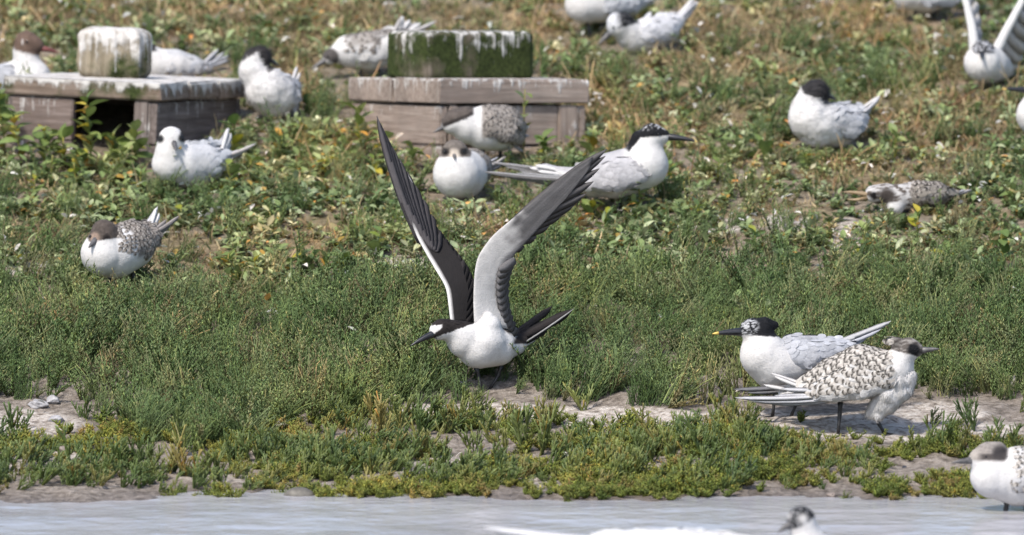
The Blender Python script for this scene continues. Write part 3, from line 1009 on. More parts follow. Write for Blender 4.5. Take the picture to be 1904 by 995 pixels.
def bird5b():
    b = Bird('sandwich_tern', 'pale tern resting in the bottom shallows, only its white back and crown rising into view', 'tern', (1290, 1195), SANDWICH)
    b.body([[(1380, 1046, 20, 52), (1340, 1050, 8, 64), (1270, 1052, -4, 60), (1200, 1036, -16, 38), (1150, 1020, -22, 18)],
            [(1410, 1050, 24, 36), (1436, 1044, 26, 27)]], cap_fn((1440, 1040), 34, (1408, 1046), (1470, 1052), BLACK), (-1, 0, 0.2), 10, 600, 6)
    b.bill((1458, 1050, 30), (1506, 1066, 44), 8.5, BILL)
    b.eye((1442, 1042, 51), 2.5)
    for sg in (1, -1):
        b.folded_wing([(1350, 1030, 46 * sg, 38), (1280, 1022, 50 * sg, 40), (1200, 1012, 40 * sg, 27), (1120, 1000, 22 * sg, 14)], ((0, -0.3, sg), 0.5), grey_wing((0.56, 0.56, 0.57), 0.05), (-1, 0, 0),
                      [((1150, 1006, 24 * sg), (900, 980, 10 * sg)), ((1150, 1012, 24 * sg), (940, 990, 12 * sg)), ((1150, 1016, 26 * sg), (980, 1000, 14 * sg))], (0, 1, 0.4), 18, (0.62, 0.62, 0.64), (0.6, 0.6, 0.62))
    b.tail([((1170, 1046, -10), (1020, 1010, -20)), ((1170, 1046, 6), (1040, 1010, 10))], 14, up=W_)
    b.leg((1330, 1140, 18), (1330, 1166, 14), (1334, 1198, 16), (1, 0.3), 4.4)
    b.leg((1270, 1140, -18), (1268, 1166, -16), (1266, 1198, -16), (1, 0.3), 4.4)
bird5b()

def bird6():
    b = Bird('sandwich_tern', 'plump young tern with dark brown cap and speckled back facing out of low dark-green herbs', 'tern', (215, 541), SANDWICH)
    def col(V, N, c):
        X, Y, Wd = V.T
        cap = above(V, (160, 452), (226, 442), 1.6) * near(V, (194, 432), 32, 2)
        cc = np.tile(np.array((0.075, 0.062, 0.055)), (len(V), 1)) * (0.6 + 0.8 * fbm(X / 4, Y / 4, Wd / 4, 2))[:, None]
        cc = paint(cc, near(V, (178, 442), 9, 4), (0.27, 0.20, 0.16))
        cc = paint(cc, near(V, (200, 443), 7, 3), (0.018, 0.015, 0.015))
        c = c * (1 - cap[:, None]) + cc * cap[:, None]
        m = above(V, (214, 412), (262, 490), 3) * sstep(20, 8, Wd - 0.5 * (X - 225)) * sstep(0.5, 0.1, N[:, 1])
        return paint(c, m * sstep(218, 226, X), (0.16, 0.14, 0.125))
    b.body([[(193, 472, 28, 42), (212, 470, 10, 49), (242, 456, -22, 46), (270, 440, -48, 28), (286, 428, -62, 14)],
            [(192, 456, 34, 27), (193, 440, 40, 25), (194, 432, 38, 24)]], col, (0.8, -0.25, -0.7), 9, 900, 4.5, h=1.9,
           tiles=dict(mask=lambda V, N: (V[:, 0] > 222) & (N[:, 1] < 0.35) & (V[:, 1] < 470), n=170, L=12, Wd=7.5, cols=JUVD))
    b.bill((180, 447, 58), (167, 461, 76), 6.8, BILLG, 0.0)
    b.eye((170, 440, 52.5), 3.0)
    b.eye((200, 443.5, 61.5), 3.2)
    b.folded_wing([(240, 462, 22, 20), (262, 458, 4, 26), (284, 442, -24, 16)], ((0.55, -0.1, 0.8), 0.5), grey_wing((0.2, 0.18, 0.165)), (0.8, -0.2, -0.6),
                  [((278, 436, -26), (331, 401, -70)), ((280, 442, -26), (318, 412, -62)), ((276, 432, -30), (308, 408, -60))], (0.2, 1, 0.5), 10, (0.13, 0.12, 0.12), (0.6, 0.6, 0.62), (0.35, 0.33, 0.31),
                  tiles=dict(mask=lambda V, N: N[:, 2] + N[:, 0] > -0.2, n=90, L=12, Wd=7.5, cols=JUVD))
    b.folded_wing([(212, 440, -36, 16), (240, 430, -50, 20), (264, 420, -66, 12)], ((-0.6, -0.1, -0.7), 0.5), grey_wing((0.2, 0.18, 0.165)), (0.8, -0.2, -0.6),
                  [((262, 424, -64), (290, 384, -95)), ((266, 428, -64), (284, 392, -92))], (1, 0.2, 0.2), 11, (0.55, 0.55, 0.57), W_, (0.25, 0.25, 0.26))
    b.tail([((275, 430, -58), (287, 386, -92)), ((278, 432, -58), (293, 396, -90)), ((284, 436, -56), (305, 412, -80))], 11, (1, 0.3, 0.2), W_, W_, W_, 0)
    b.leg((204, 510, 22), (204, 520, 20), (203, 541, 24), (-0.4, 1), 3.2)
    b.leg((246, 500, -4), (248, 514, -6), (248, 538, 0), (-0.4, 1), 3.2)
bird6()

def bird7():
    b = Bird('sandwich_tern', 'white tern with pale crown and black eye patches peering over leaves beside the box opening', 'tern', (352, 352), SANDWICH)
    def col(V, N, c):
        X, Y, Wd = V.T
        c = paint(c, near(V, (299, 259), 7.5, 3) * (Wd > 10), (0.02, 0.02, 0.022))
        c = paint(c, near(V, (341, 257), 8, 3) * (Wd > 5), (0.02, 0.02, 0.022))
        c = paint(c, sstep(0.3, 0.7, near(V, (346, 246), 10, 4)), (0.05, 0.05, 0.055))
        m = sstep(-0.1, 0.5, -N[:, 1]) * sstep(345, 362, X)
        return paint(c, m * 0.8, (0.44, 0.45, 0.475))
    b.body([[(316, 306, 26, 33), (342, 308, 8, 40), (378, 306, -18, 38), (404, 298, -40, 24), (420, 288, -52, 12)],
            [(317, 282, 34, 27), (319, 260, 36, 24)]], col, (0.8, -0.1, -0.6), 9, 900, 4.5)
    b.bill((325, 266, 56), (330, 281, 80), 5.6, BILLG, 0.0)
    b.eye((301, 260, 50), 3.0)
    b.eye((337, 258, 52), 3.0)
    b.folded_wing([(372, 306, 18, 22), (392, 306, 6, 24), (414, 292, -22, 14)], ((0.5, -0.1, 0.8), 0.5), grey_wing((0.43, 0.44, 0.465)), (0.8, -0.2, -0.6),
                  [((408, 292, -22), (474, 266, -80)), ((408, 298, -22), (460, 274, -70)), ((404, 288, -26), (445, 278, -64))], (0.2, 1, 0.5), 9, (0.30, 0.27, 0.25), (0.5, 0.5, 0.5), (0.6, 0.6, 0.6))
    b.folded_wing([(345, 280, -26, 16), (375, 276, -42, 18), (398, 272, -60, 11)], ((-0.5, -0.3, -0.8), 0.5), grey_wing((0.43, 0.44, 0.465)), (0.8, -0.2, -0.6),
                  [((396, 276, -58), (424, 238, -90))], (1, 0.2, 0.2), 11, (0.5, 0.5, 0.53), W_, (0.4, 0.4, 0.42))
    b.tail([((408, 286, -48), (421, 237, -86)), ((410, 288, -48), (427, 247, -84)), ((412, 292, -46), (425, 262, -80))], 13, (1, 0.2, 0.2), W_, W_, (0.3, 0.3, 0.33), 0)
    b.leg((330, 338, 16), (330, 344, 14), (332, 356, 18), (-0.3, 1), 3.0)
    b.leg((372, 336, -8), (372, 344, -10), (372, 352, -4), (-0.3, 1), 3.0)
bird7()

def bird8():
    b = Bird('sandwich_tern', 'fluffed white tern with ruffled black nape turned backward beside the green-edged box lid', 'tern', (506, 222), SANDWICH)
    def col(V, N, c):
        X, Y, Wd = V.T
        cap = near(V, (481, 110), 33, 3) * np.maximum(above(V, (448, 117), (478, 97), 2), above(V, (478, 97), (500, 140), 2) * (X > 478))
        c = paint(c, cap * 0.97, (0.016, 0.014, 0.015))
        m = sstep(525, 545, X + 0.4 * (150 - Y))
        c = paint(c, m, (0.38, 0.39, 0.415))
        return c
    b.body([[(474, 138, 14, 27), (498, 168, 12, 42), (510, 176, 0, 44), (530, 172, -18, 30), (545, 160, -32, 15)],
            [(464, 128, 14, 18), (474, 110, 12, 21), (484, 107, 8, 21)]], col, (0.6, -0.3, -0.6), 10, 3000, 8, lump=5)
    b.bill((495, 108, -6), (520, 124, -30), 6, BILL)
    b.eye((486, 104, 28.5), 2.4)
    b.folded_wing([(528, 156, 14, 18), (540, 178, 10, 20), (548, 198, 2, 9)], ((0.4, 0, 1), 0.5), grey_wing((0.38, 0.39, 0.415)), (0.3, 0.9, -0.2),
                  [((540, 180, 12), (549, 212, 2)), ((545, 160, -10), (560, 190, -12))], (1, 0, 0.2), 11, (0.35, 0.36, 0.39), edge=(0.6, 0.6, 0.62))
    b.folded_wing([(510, 146, -42, 16), (530, 160, -46, 18), (546, 180, -40, 9)], ((0.2, 0, -1), 0.5), grey_wing((0.38, 0.39, 0.415)), (0.3, 0.9, -0.2),
                  [((535, 160, -44), (556, 140, -60))], (1, 0, 0.2), 9)
    b.tail([((540, 160, -34), (551, 122, -50)), ((543, 164, -34), (557, 134, -48))], 9, (1, 0.2, 0), W_, W_, (0.4, 0.4, 0.43), 0)
    b.leg((494, 208, 14), (494, 216, 12), (494, 226, 14), (-0.5, 1), 3.0)
    b.leg((522, 204, -8), (522, 214, -10), (522, 222, -8), (-0.5, 1), 3.0)
bird8()

def bird9():
    b = Bird('black_headed_gull', 'brown-hooded gull with dark red bill behind the box carrying the whitened timber block', 'gull', (34, 172))
    def col(V, N, c):
        X, Y, Wd = V.T
        hood = near(V, (55, 78), 31, 3) * above(V, (20, 92), (84, 108), 3) * sstep(22, 28, X + 0.2 * (Y - 60))
        cc = np.tile(np.array((0.120, 0.082, 0.064)), (len(V), 1)) * (0.75 + 0.5 * fbm(X / 6, Y / 5, Wd / 6, 2))[:, None]
        ring = near(V, (50, 79), 8.5, 1) * (1 - near(V, (51, 79), 6.5, 1)) * sstep(46, 42, X)
        cc = paint(cc, ring, W_)
        c = c * (1 - hood[:, None]) + cc * hood[:, None]
        return paint(c, sstep(0.2, 0.6, -N[:, 1]) * sstep(30, 16, X) * (Y > 118), GREY)
    b.body([[(62, 146, 14, 34), (40, 150, 4, 40), (0, 156, -8, 36), (-40, 156, -16, 20), (-70, 154, -22, 9)],
            [(52, 122, 14, 25), (46, 98, 14, 22), (50, 80, 14, 23)], [(68, 85, 16, 15)]], col, (-1, 0.1, 0), 8, 900, 5)
    b.bill((80, 91, 18), (111, 99, 22), 6.0, BILLR, 0.12)
    b.eye((51, 79, 35.8), 2.8)
    for sg in (1, -1):
        b.folded_wing([(20, 146, 32 * sg, 24), (-20, 150, 28 * sg, 24), (-70, 150, 14 * sg, 10)], ((0, -0.2, sg), 0.45), grey_wing(), (-1, 0, 0),
                      [((-60, 148, 14 * sg), (-135, 142, -6))], (0, 1, 0.4), 10, (0.03, 0.03, 0.03))
    b.tail([((-60, 152, -16), (-110, 150, -20))], 16)
    b.leg((50, 178, 10), (50, 180, 10), (50, 186, 10), (1, 0.3), 2.8, mat=BILLR)
    b.leg((20, 180, -10), (20, 182, -10), (20, 188, -10), (1, 0.3), 2.8, mat=BILLR)
bird9()

def bird10():
    b = Bird('sandwich_tern', 'tern crouched behind the whitened timber block, showing only its pale back and grey tail', 'tern', (330, 140), SANDWICH)
    b.body([[(295, 122, 8, 30), (325, 122, 2, 31), (355, 126, -8, 24), (382, 126, -18, 11)], [(280, 106, 12, 22), (268, 94, 14, 19)]],
           cap_fn((266, 90), 24, (248, 96), (288, 96), mantle=lambda V: sstep(300, 315, V[:, 0]) * 0.55), (1, 0, -0.3), 10, 800, 5)
    b.bill((254, 96, 18), (222, 102, 26), 5.5, BILL)
    b.eye((264, 93, 33), 2.2)
    for sg in (1, -1):
        b.folded_wing([(315, 122, 26 * sg - 2, 18), (350, 124, 18 * sg - 8, 16), (380, 124, 6 * sg - 16, 7)], ((0, -0.2, sg), 0.5), grey_wing((0.45, 0.455, 0.48)), (1, 0, 0),
                      [((372, 124, 6 * sg - 16), (424, 106 + 4 * sg, -40)), ((372, 122, 6 * sg - 16), (416, 100 + 4 * sg, -38))], (0.2, 1, 0.4), 8)
    b.tail([((372, 124, -16), (405, 91, -36)), ((374, 126, -16), (402, 96, -34)), ((376, 128, -16), (410, 102, -36))], 10, (0.7, 0.7, 0.2), (0.25, 0.26, 0.29), W_, W_, 0)
    b.leg((310, 146, 8), (310, 147, 8), (310, 150, 8), (-1, 0.3), 2.6, 14)
    b.leg((335, 146, -8), (335, 147, -8), (335, 150, -8), (-1, 0.3), 2.6, 14)
bird10()

def bird11():
    b = Bird('sandwich_tern', 'young tern bent down preening behind the mossy green block, speckled back toward us', 'tern', (688, 146), SANDWICH)
    def col(V, N, c):
        X, Y, Wd = V.T
        c = paint(c, near(V, (612, 108), 19, 3) * above(V, (590, 104), (628, 122), -2 + 4) * 0.95, (0.05, 0.043, 0.04))
        m = sstep(0.0, 0.5, -N[:, 1]) * sstep(640, 655, X)
        return paint(c, m, (0.30, 0.28, 0.26))
    b.body([[(655, 96, 16, 32), (686, 96, 6, 38), (722, 86, -14, 32), (750, 70, -30, 17)], [(640, 92, 22, 21), (622, 102, 26, 15)], [(612, 108, 28, 13)]],
           col, (0.9, -0.3, -0.3), 10, 900, 5, tiles=dict(mask=lambda V, N: (N[:, 1] < 0.1) & (V[:, 0] > 640), n=130, L=11, Wd=7, cols=JUVD))
    b.bill((604, 114, 32), (578, 130, 40), 6, BILLG, 0.04)
    b.eye((610, 106, 40.5), 2.2)
    b.folded_wing([(680, 100, 34, 20), (712, 90, 24, 22), (740, 70, 0, 11)], ((0, -0.2, 1), 0.5), grey_wing((0.5, 0.49, 0.48)), (0.9, -0.3, -0.3),
                  [((735, 68, 0), (812, 38, -30)), ((735, 72, 0), (795, 48, -24)), ((730, 62, 0), (745, 32, -16))], (0.2, 1, 0.4), 10, (0.3, 0.28, 0.27), (0.6, 0.6, 0.6), (0.5, 0.5, 0.5))
    b.folded_wing([(690, 78, -34, 16), (720, 66, -40, 16), (745, 52, -46, 8)], ((0, -0.3, -1), 0.5), grey_wing((0.5, 0.49, 0.48)), (0.9, -0.3, -0.3),
                  [((735, 56, -46), (775, 40, -62))], (0.2, 1, 0.4), 10, (0.12, 0.11, 0.11))
    b.tail([((740, 62, -26), (748, 29, -34)), ((742, 64, -26), (762, 36, -36)), ((744, 66, -26), (782, 42, -40))], 12, (0.8, 0.5, 0), W_, W_, (0.5, 0.5, 0.52), 0)
    b.leg((672, 128, 12), (672, 136, 12), (672, 150, 14), (-1, 0.4), 3.0)
    b.leg((702, 126, -8), (702, 136, -8), (702, 148, -6), (-1, 0.4), 3.0)
bird11()

def bird12():
    b = Bird('sandwich_tern', 'young tern dozing chin on breast against the box under the mossy block', 'tern', (915, 312), SANDWICH)
    def col(V, N, c):
        X, Y, Wd = V.T
        cap = above(V, (820, 240), (884, 214), 1.6) * near(V, (852, 214), 36, 3) * sstep(884, 878, X)
        cc = np.tile(np.array((0.085, 0.072, 0.065)), (len(V), 1)) * (0.7 + 0.6 * fbm(X / 5, Y / 4, Wd / 5, 2))[:, None]
        edge = (1 - above(V, (820, 232), (884, 206), 2))
        cc = paint(cc, edge * 0.8, (0.015, 0.013, 0.013))
        c = c * (1 - cap[:, None]) + cc * cap[:, None]
        m = sstep(893, 899, X) * sstep(0.5, 0.2, N[:, 1] - 0.02 * (262 - Y))
        return paint(c, m * sstep(268, 255, Y), (0.26, 0.235, 0.215))
    b.body([[(872, 236, 14, 32), (905, 238, 6, 43), (932, 238, -10, 43), (955, 240, -28, 24)], [(866, 226, 18, 28), (850, 226, 22, 25)], [(835, 232, 24, 15)]],
           col, (0.9, 0, -0.4), 9, 900, 5, tiles=dict(mask=lambda V, N: (V[:, 0] > 900) & (V[:, 1] < 258), n=140, L=10, Wd=6.5, cols=JUVD))
    b.bill((826, 237, 28), (806, 247, 36), 5.5, BILLG)
    b.eye((838, 227, 39), 2.4)
    b.folded_wing([(915, 236, 38, 20), (938, 242, 28, 24), (958, 256, 10, 14)], ((0.3, -0.1, 1), 0.5), grey_wing((0.26, 0.235, 0.215)), (0.9, 0.3, -0.4),
                  [((948, 262, 14), (975, 282, -8)), ((944, 266, 16), (952, 288, 0))], (0, 1, 0.4), 8, (0.16, 0.15, 0.15), edge=(0.4, 0.39, 0.38),
                  tiles=dict(mask=lambda V, N: N[:, 2] > -0.1, n=70, L=10, Wd=6.5, cols=JUVD))
    b.folded_wing([(910, 222, -38, 18), (938, 226, -44, 20), (960, 236, -40, 10)], ((0.2, -0.1, -1), 0.5), grey_wing((0.26, 0.235, 0.215)), (0.9, 0.3, -0.4),
                  [((950, 240, -42), (985, 252, -56))], (0, 1, 0.4), 8)
    b.tail([((956, 240, -30), (978, 226, -44)), ((956, 244, -28), (984, 234, -44))], 10, (0.4, 1, 0), W_, W_, (0.3, 0.3, 0.3), 0)
    b.leg((898, 278, 14), (898, 292, 12), (898, 314, 14), (-1, 0.4), 3.0)
    b.leg((930, 278, -8), (930, 292, -10), (930, 312, -8), (-1, 0.4), 3.0)
bird12()

def bird13():
    b = Bird('sandwich_tern', 'young tern with grey-brown hood staring straight ahead in front of the dozing young tern', 'tern', (852, 374), SANDWICH)
    def col(V, N, c):
        X, Y, Wd = V.T
        cap = near(V, (846, 281), 31, 2) * above(V, (815, 293), (878, 293), 2)
        cc = np.tile(np.array((0.135, 0.118, 0.105)), (len(V), 1)) * (0.65 + 0.7 * fbm(X / 4, Y / 4, Wd / 4, 2))[:, None]
        cc = paint(cc, near(V, (845, 288), 10, 5) * (Wd > 10), (0.50, 0.44, 0.38))
        cc = paint(cc, near(V, (829, 283), 7, 3) * (Wd > 0), (0.02, 0.018, 0.018))
        cc = paint(cc, near(V, (862, 283), 7, 3) * (Wd > 0), (0.02, 0.018, 0.018))
        c = c * (1 - cap[:, None]) + cc * cap[:, None]
        m = sstep(866, 874, X) * sstep(5, -8, Wd) * sstep(338, 325, Y)
        return paint(c, m, (0.25, 0.23, 0.21))
    b.body([[(850, 324, 26, 45), (856, 324, 4, 49), (876, 314, -34, 38), (896, 304, -58, 18)], [(848, 302, 34, 33), (846, 285, 36, 25)]],
           col, (0.5, 0, -0.9), 9, 900, 4.5, tiles=dict(mask=lambda V, N: (V[:, 0] > 870) & (V[:, 2] < -2) & (V[:, 1] < 332), n=80, L=10, Wd=6.5, cols=JUVD))
    b.bill((845, 289, 56), (845.5, 295, 74), 5.2, BILLG, 0.0)
    b.eye((828, 283, 53), 3.0)
    b.eye((861, 283, 54), 3.0)
    b.folded_wing([(884, 312, 2, 16), (896, 318, -20, 20), (906, 312, -52, 12)], ((0.9, 0, 0.3), 0.5), grey_wing((0.25, 0.23, 0.21)), (0.5, 0, -0.9),
                  [((902, 312, -50), (940, 290, -105)), ((904, 316, -50), (936, 302, -100))], (0.2, 1, 0.2), 9, (0.13, 0.12, 0.12), edge=(0.5, 0.48, 0.45),
                  tiles=dict(mask=lambda V, N: N[:, 0] > -0.2, n=60, L=10, Wd=6.5, cols=JUVD))
    b.folded_wing([(834, 310, -22, 16), (846, 304, -50, 20), (870, 300, -84, 10)], ((-0.9, 0, -0.3), 0.5), grey_wing((0.25, 0.23, 0.21)), (0.5, 0, -0.9),
                  [((868, 302, -82), (905, 288, -130))], (0.2, 1, 0.2), 9)
    b.tail([((892, 304, -60), (925, 292, -100)), ((892, 306, -58), (930, 298, -96))], 9)
    b.leg((836, 362, 20), (836, 368, 20), (836, 378, 24), (-0.1, 1), 3.0)
    b.leg((866, 362, 20), (866, 368, 20), (866, 378, 24), (0.1, 1), 3.0)
bird13()

def bird14():
    b = Bird('sandwich_tern', 'sleek adult tern with long black bill and black cap standing in profile among leafy herbs', 'tern', (1130, 398), SANDWICH)
    def col(V, N, c):
        X, Y, Wd = V.T
        cap = np.maximum(above(V, (1188, 257), (1252, 252), 1.4) * near(V, (1216, 246), 40, 2),
                         above(V, (1168, 284), (1196, 250), 1.6) * near(V, (1186, 258), 30, 3))
        cc = np.tile(np.array(BLACK), (len(V), 1))
        fl = sstep(0.5, 0.64, fbm(X / 4, Y / 2.4, Wd / 4, 2)) * sstep(246, 238, Y) * 0.75
        cc = paint(cc, fl, (0.5, 0.5, 0.52))
        c = c * (1 - cap[:, None]) + cc * cap[:, None]
        m = sstep(0.1, 0.5, -N[:, 1]) * sstep(1172, 1150, X)
        return paint(c, m, (0.36, 0.355, 0.37))
    b.body([[(1201, 308, 16, 42), (1180, 316, 10, 44), (1142, 326, 0, 44), (1106, 334, -8, 34), (1068, 328, -16, 18), (1035, 318, -20, 9)],
            [(1204, 282, 18, 30), (1208, 262, 20, 24), (1212, 252, 20, 23)], [(1188, 260, 18, 17), (1178, 270, 16, 11)], [(1232, 254, 22, 14)]], col, (-1, 0, 0), 8, 1100, 4.5, h=1.9)
    b.bill((1240, 255, 24), (1296, 264, 34), 7.2, BILL, 0.10, BILLY, 0.07)
    b.eye((1224, 250, 40.5), 2.5)
    def wc(V, N, c):
        return np.array((0.36, 0.355, 0.37))[None] * (0.92 + 0.16 * fbm(V[:, 0] / 14, V[:, 1] / 8, V[:, 2] / 14, 3))[:, None]
    PR = [((1080, 335, 30), (898, 319, 6)), ((1080, 338, 30), (935, 326, 8)), ((1080, 330, 30), (960, 322, 8)), ((1085, 342, 30), (985, 334, 12)), ((1090, 345, 30), (1010, 342, 14))]
    b.folded_wing([(1186, 316, 46, 26), (1150, 324, 50, 32), (1105, 334, 40, 24), (1060, 332, 26, 10)], ((0, -0.25, 1), 0.45), wc, (-1, 0, 0), PR,
                  (0, 1, 0.35), 12, (0.085, 0.080, 0.080), (0.2, 0.2, 0.2), (0.40, 0.40, 0.40), 250)
    b.folded_wing([(1180, 302, -46, 24), (1140, 310, -48, 28), (1090, 318, -42, 18)], ((0, -0.25, -1), 0.45), wc, (-1, 0, 0),
                  [((1085, 318, -38), (912, 301, -40)), ((1085, 322, -38), (940, 310, -38)), ((1085, 326, -38), (965, 318, -36))], (0, 1, 0.35), 10, (0.13, 0.125, 0.125), edge=(0.4, 0.4, 0.4))
    b.tail([((1055, 322, -20), (985, 312, -16)), ((1055, 320, -16), (995, 307, -12)), ((1055, 326, -12), (1000, 318, -8)), ((1050, 318, -22), (1005, 306, -26))], 14, (0, 1, 0.7), W_, W_, W_, -3)
    b.leg((1150, 378, 14), (1150, 386, 12), (1150, 402, 14), (1, 0.3), 3.2)
    b.leg((1112, 376, -12), (1112, 386, -14), (1112, 400, -12), (1, 0.3), 3.2)
bird14()

def bird15():
    b = Bird('sandwich_tern', 'upright tern standing directly behind the crouching tern with the lowered head', 'tern', (1104, 72), SANDWICH)
    b.body([[(1086, 8, 12, 36), (1120, 2, 2, 40), (1165, 2, -14, 31), (1205, -2, -28, 13)], [(1078, -22, 16, 27), (1070, -50, 18, 23)]],
           cap_fn((1068, -54), 30, (1045, -50), (1095, -50), mantle=lambda V: sstep(1115, 1135, V[:, 0])), (1, 0, -0.4), 9, 800, 5)
    b.bill((1052, -50, 20), (1000, -44, 30), 7, BILL, 0.06, BILLY)
    b.eye((1064, -52, 40), 2.4)
    for sg in (1, -1):
        b.folded_wing([(1135, 4, 32 * sg - 2, 24), (1165, 6, 26 * sg - 12, 22), (1205, -2, 10 * sg - 26, 9)], ((0, -0.2, sg), 0.5), grey_wing((0.38, 0.39, 0.415)), (1, 0, 0),
                      [((1190, 2, 10 * sg - 24), (1250, -22, -50))], (0, 1, 0.4), 10)
    b.tail([((1195, -2, -26), (1240, -16, -44))], 12)
    b.leg((1092, 40, 12), (1094, 50, 12), (1098, 74, 12), (-1, 0.4), 3.0)
    b.leg((1120, 38, -10), (1120, 50, -10), (1118, 72, -10), (-1, 0.4), 3.0)
bird15()

def bird16():
    b = Bird('sandwich_tern', 'tern crouching with lowered flecked head and cocked tail in the dry grass', 'tern', (1192, 98), SANDWICH)
    def col(V, N, c):
        X, Y, Wd = V.T
        cap = near(V, (1154, 40), 32, 2) * above(V, (1120, 66), (1178, 46), 2)
        cc = np.tile(np.array(BLACK), (len(V), 1))
        f = np.clip(sstep(1160, 1138, X - 0.3 * (Y - 40)) + 0.6 * (fbm(X / 4, Y / 4, Wd / 4, 2) - 0.5), 0, 1)
        cc = paint(cc, f * 0.85, (0.66, 0.67, 0.70))
        c = c * (1 - cap[:, None]) + cc * cap[:, None]
        return paint(c, sstep(0.3, 0.7, -N[:, 1]) * sstep(1205, 1220, X) * 0.5, GREY)
    b.body([[(1176, 70, 16, 27), (1203, 66, 4, 33), (1236, 56, -14, 27), (1262, 38, -28, 13)], [(1166, 58, 24, 24), (1152, 47, 30, 25)]], col, (0.9, -0.3, -0.4), 9, 1000, 6, lump=3)
    b.bill((1130, 66, 40), (1112, 84, 50), 6.2, BILLG, 0.04)
    b.eye((1140, 52, 53), 2.4)
    b.folded_wing([(1208, 62, 32, 20), (1234, 58, 18, 20), (1258, 42, -8, 10)], ((0.2, -0.2, 1), 0.5), grey_wing((0.45, 0.455, 0.48)), (0.9, -0.3, -0.4),
                  [((1250, 46, -10), (1296, 0, -44)), ((1252, 50, -10), (1290, 16, -40))], (0.7, 0.7, 0), 8, (0.3, 0.3, 0.32))
    b.folded_wing([(1208, 46, -30, 16), (1232, 42, -34, 16), (1256, 30, -40, 8)], ((0.2, -0.2, -1), 0.5), grey_wing((0.45, 0.455, 0.48)), (0.9, -0.3, -0.4),
                  [((1250, 34, -40), (1288, -4, -60))], (0.7, 0.7, 0), 8, (0.3, 0.3, 0.32))
    b.tail([((1254, 40, -26), (1292, -6, -50)), ((1256, 44, -26), (1299, 2, -50)), ((1254, 44, -22), (1286, 4, -46))], 12, (0.7, 0.7, 0), (0.5, 0.5, 0.52), W_, W_, 0)
    b.leg((1190, 94, 10), (1190, 98, 10), (1190, 104, 10), (-1, 0.4), 2.8, 14)
    b.leg((1215, 92, -8), (1215, 98, -8), (1215, 102, -8), (-1, 0.4), 2.8, 14)
bird16()

def bird17():
    b = Bird('sandwich_tern', 'fluffed white tern with upright black crest turned away, alone on the open turf', 'tern', (1532, 278), SANDWICH)
    def col(V, N, c):
        X, Y, Wd = V.T
        cap = near(V, (1516, 168), 33, 2.5) * above(V, (1482, 172), (1546, 192), 2) * sstep(1484, 1490, X + 0.4 * (160 - Y))
        cap = np.maximum(cap, near(V, (1536, 186), 11, 5) * 0.9)
        c = paint(c, cap * 0.97, (0.013, 0.012, 0.014))
        m = sstep(1538, 1556, X) * sstep(0.6, 0.2, N[:, 1])
        return paint(c, m * 0.8, (0.44, 0.45, 0.475))
    b.body([[(1506, 222, 16, 40), (1520, 232, 8, 44), (1556, 234, -10, 40), (1588, 218, -28, 22), (1604, 206, -38, 11)],
            [(1498, 200, 18, 25), (1508, 178, 18, 24), (1518, 172, 16, 24)]], col, (0.9, -0.1, -0.5), 9, 3000, 7.5, lump=5)
    b.bill((1535, 176, 0), (1556, 186, -26), 6, BILL)
    b.eye((1524, 172, 38), 2.4)
    b.folded_wing([(1562, 222, 26, 20), (1580, 236, 16, 24), (1600, 222, -12, 14)], ((0.3, -0.1, 1), 0.5), grey_wing((0.34, 0.35, 0.375)), (0.8, -0.2, -0.5),
                  [((1596, 216, -14), (1637, 180, -54)), ((1598, 222, -14), (1622, 198, -46)), ((1596, 240, -4), (1616, 222, -30))], (0.3, 1, 0.3), 9, (0.32, 0.32, 0.34), edge=(0.6, 0.6, 0.62))
    b.folded_wing([(1548, 206, -40, 16), (1576, 208, -46, 18), (1598, 202, -50, 9)], ((0.2, -0.2, -1), 0.5), grey_wing((0.34, 0.35, 0.375)), (0.8, -0.2, -0.5),
                  [((1590, 206, -50), (1632, 182, -70))], (0.3, 1, 0.3), 9)
    b.tail([((1594, 208, -36), (1638, 177, -62)), ((1596, 212, -36), (1630, 188, -60))], 9, (0.3, 1, 0.3), W_, W_, (0.5, 0.48, 0.45), 0)
    b.leg((1512, 268, 14), (1512, 274, 14), (1512, 282, 16), (-0.6, 1), 3.0)
    b.leg((1548, 266, -6), (1548, 274, -6), (1548, 280, -4), (-0.6, 1), 3.0)
bird17()

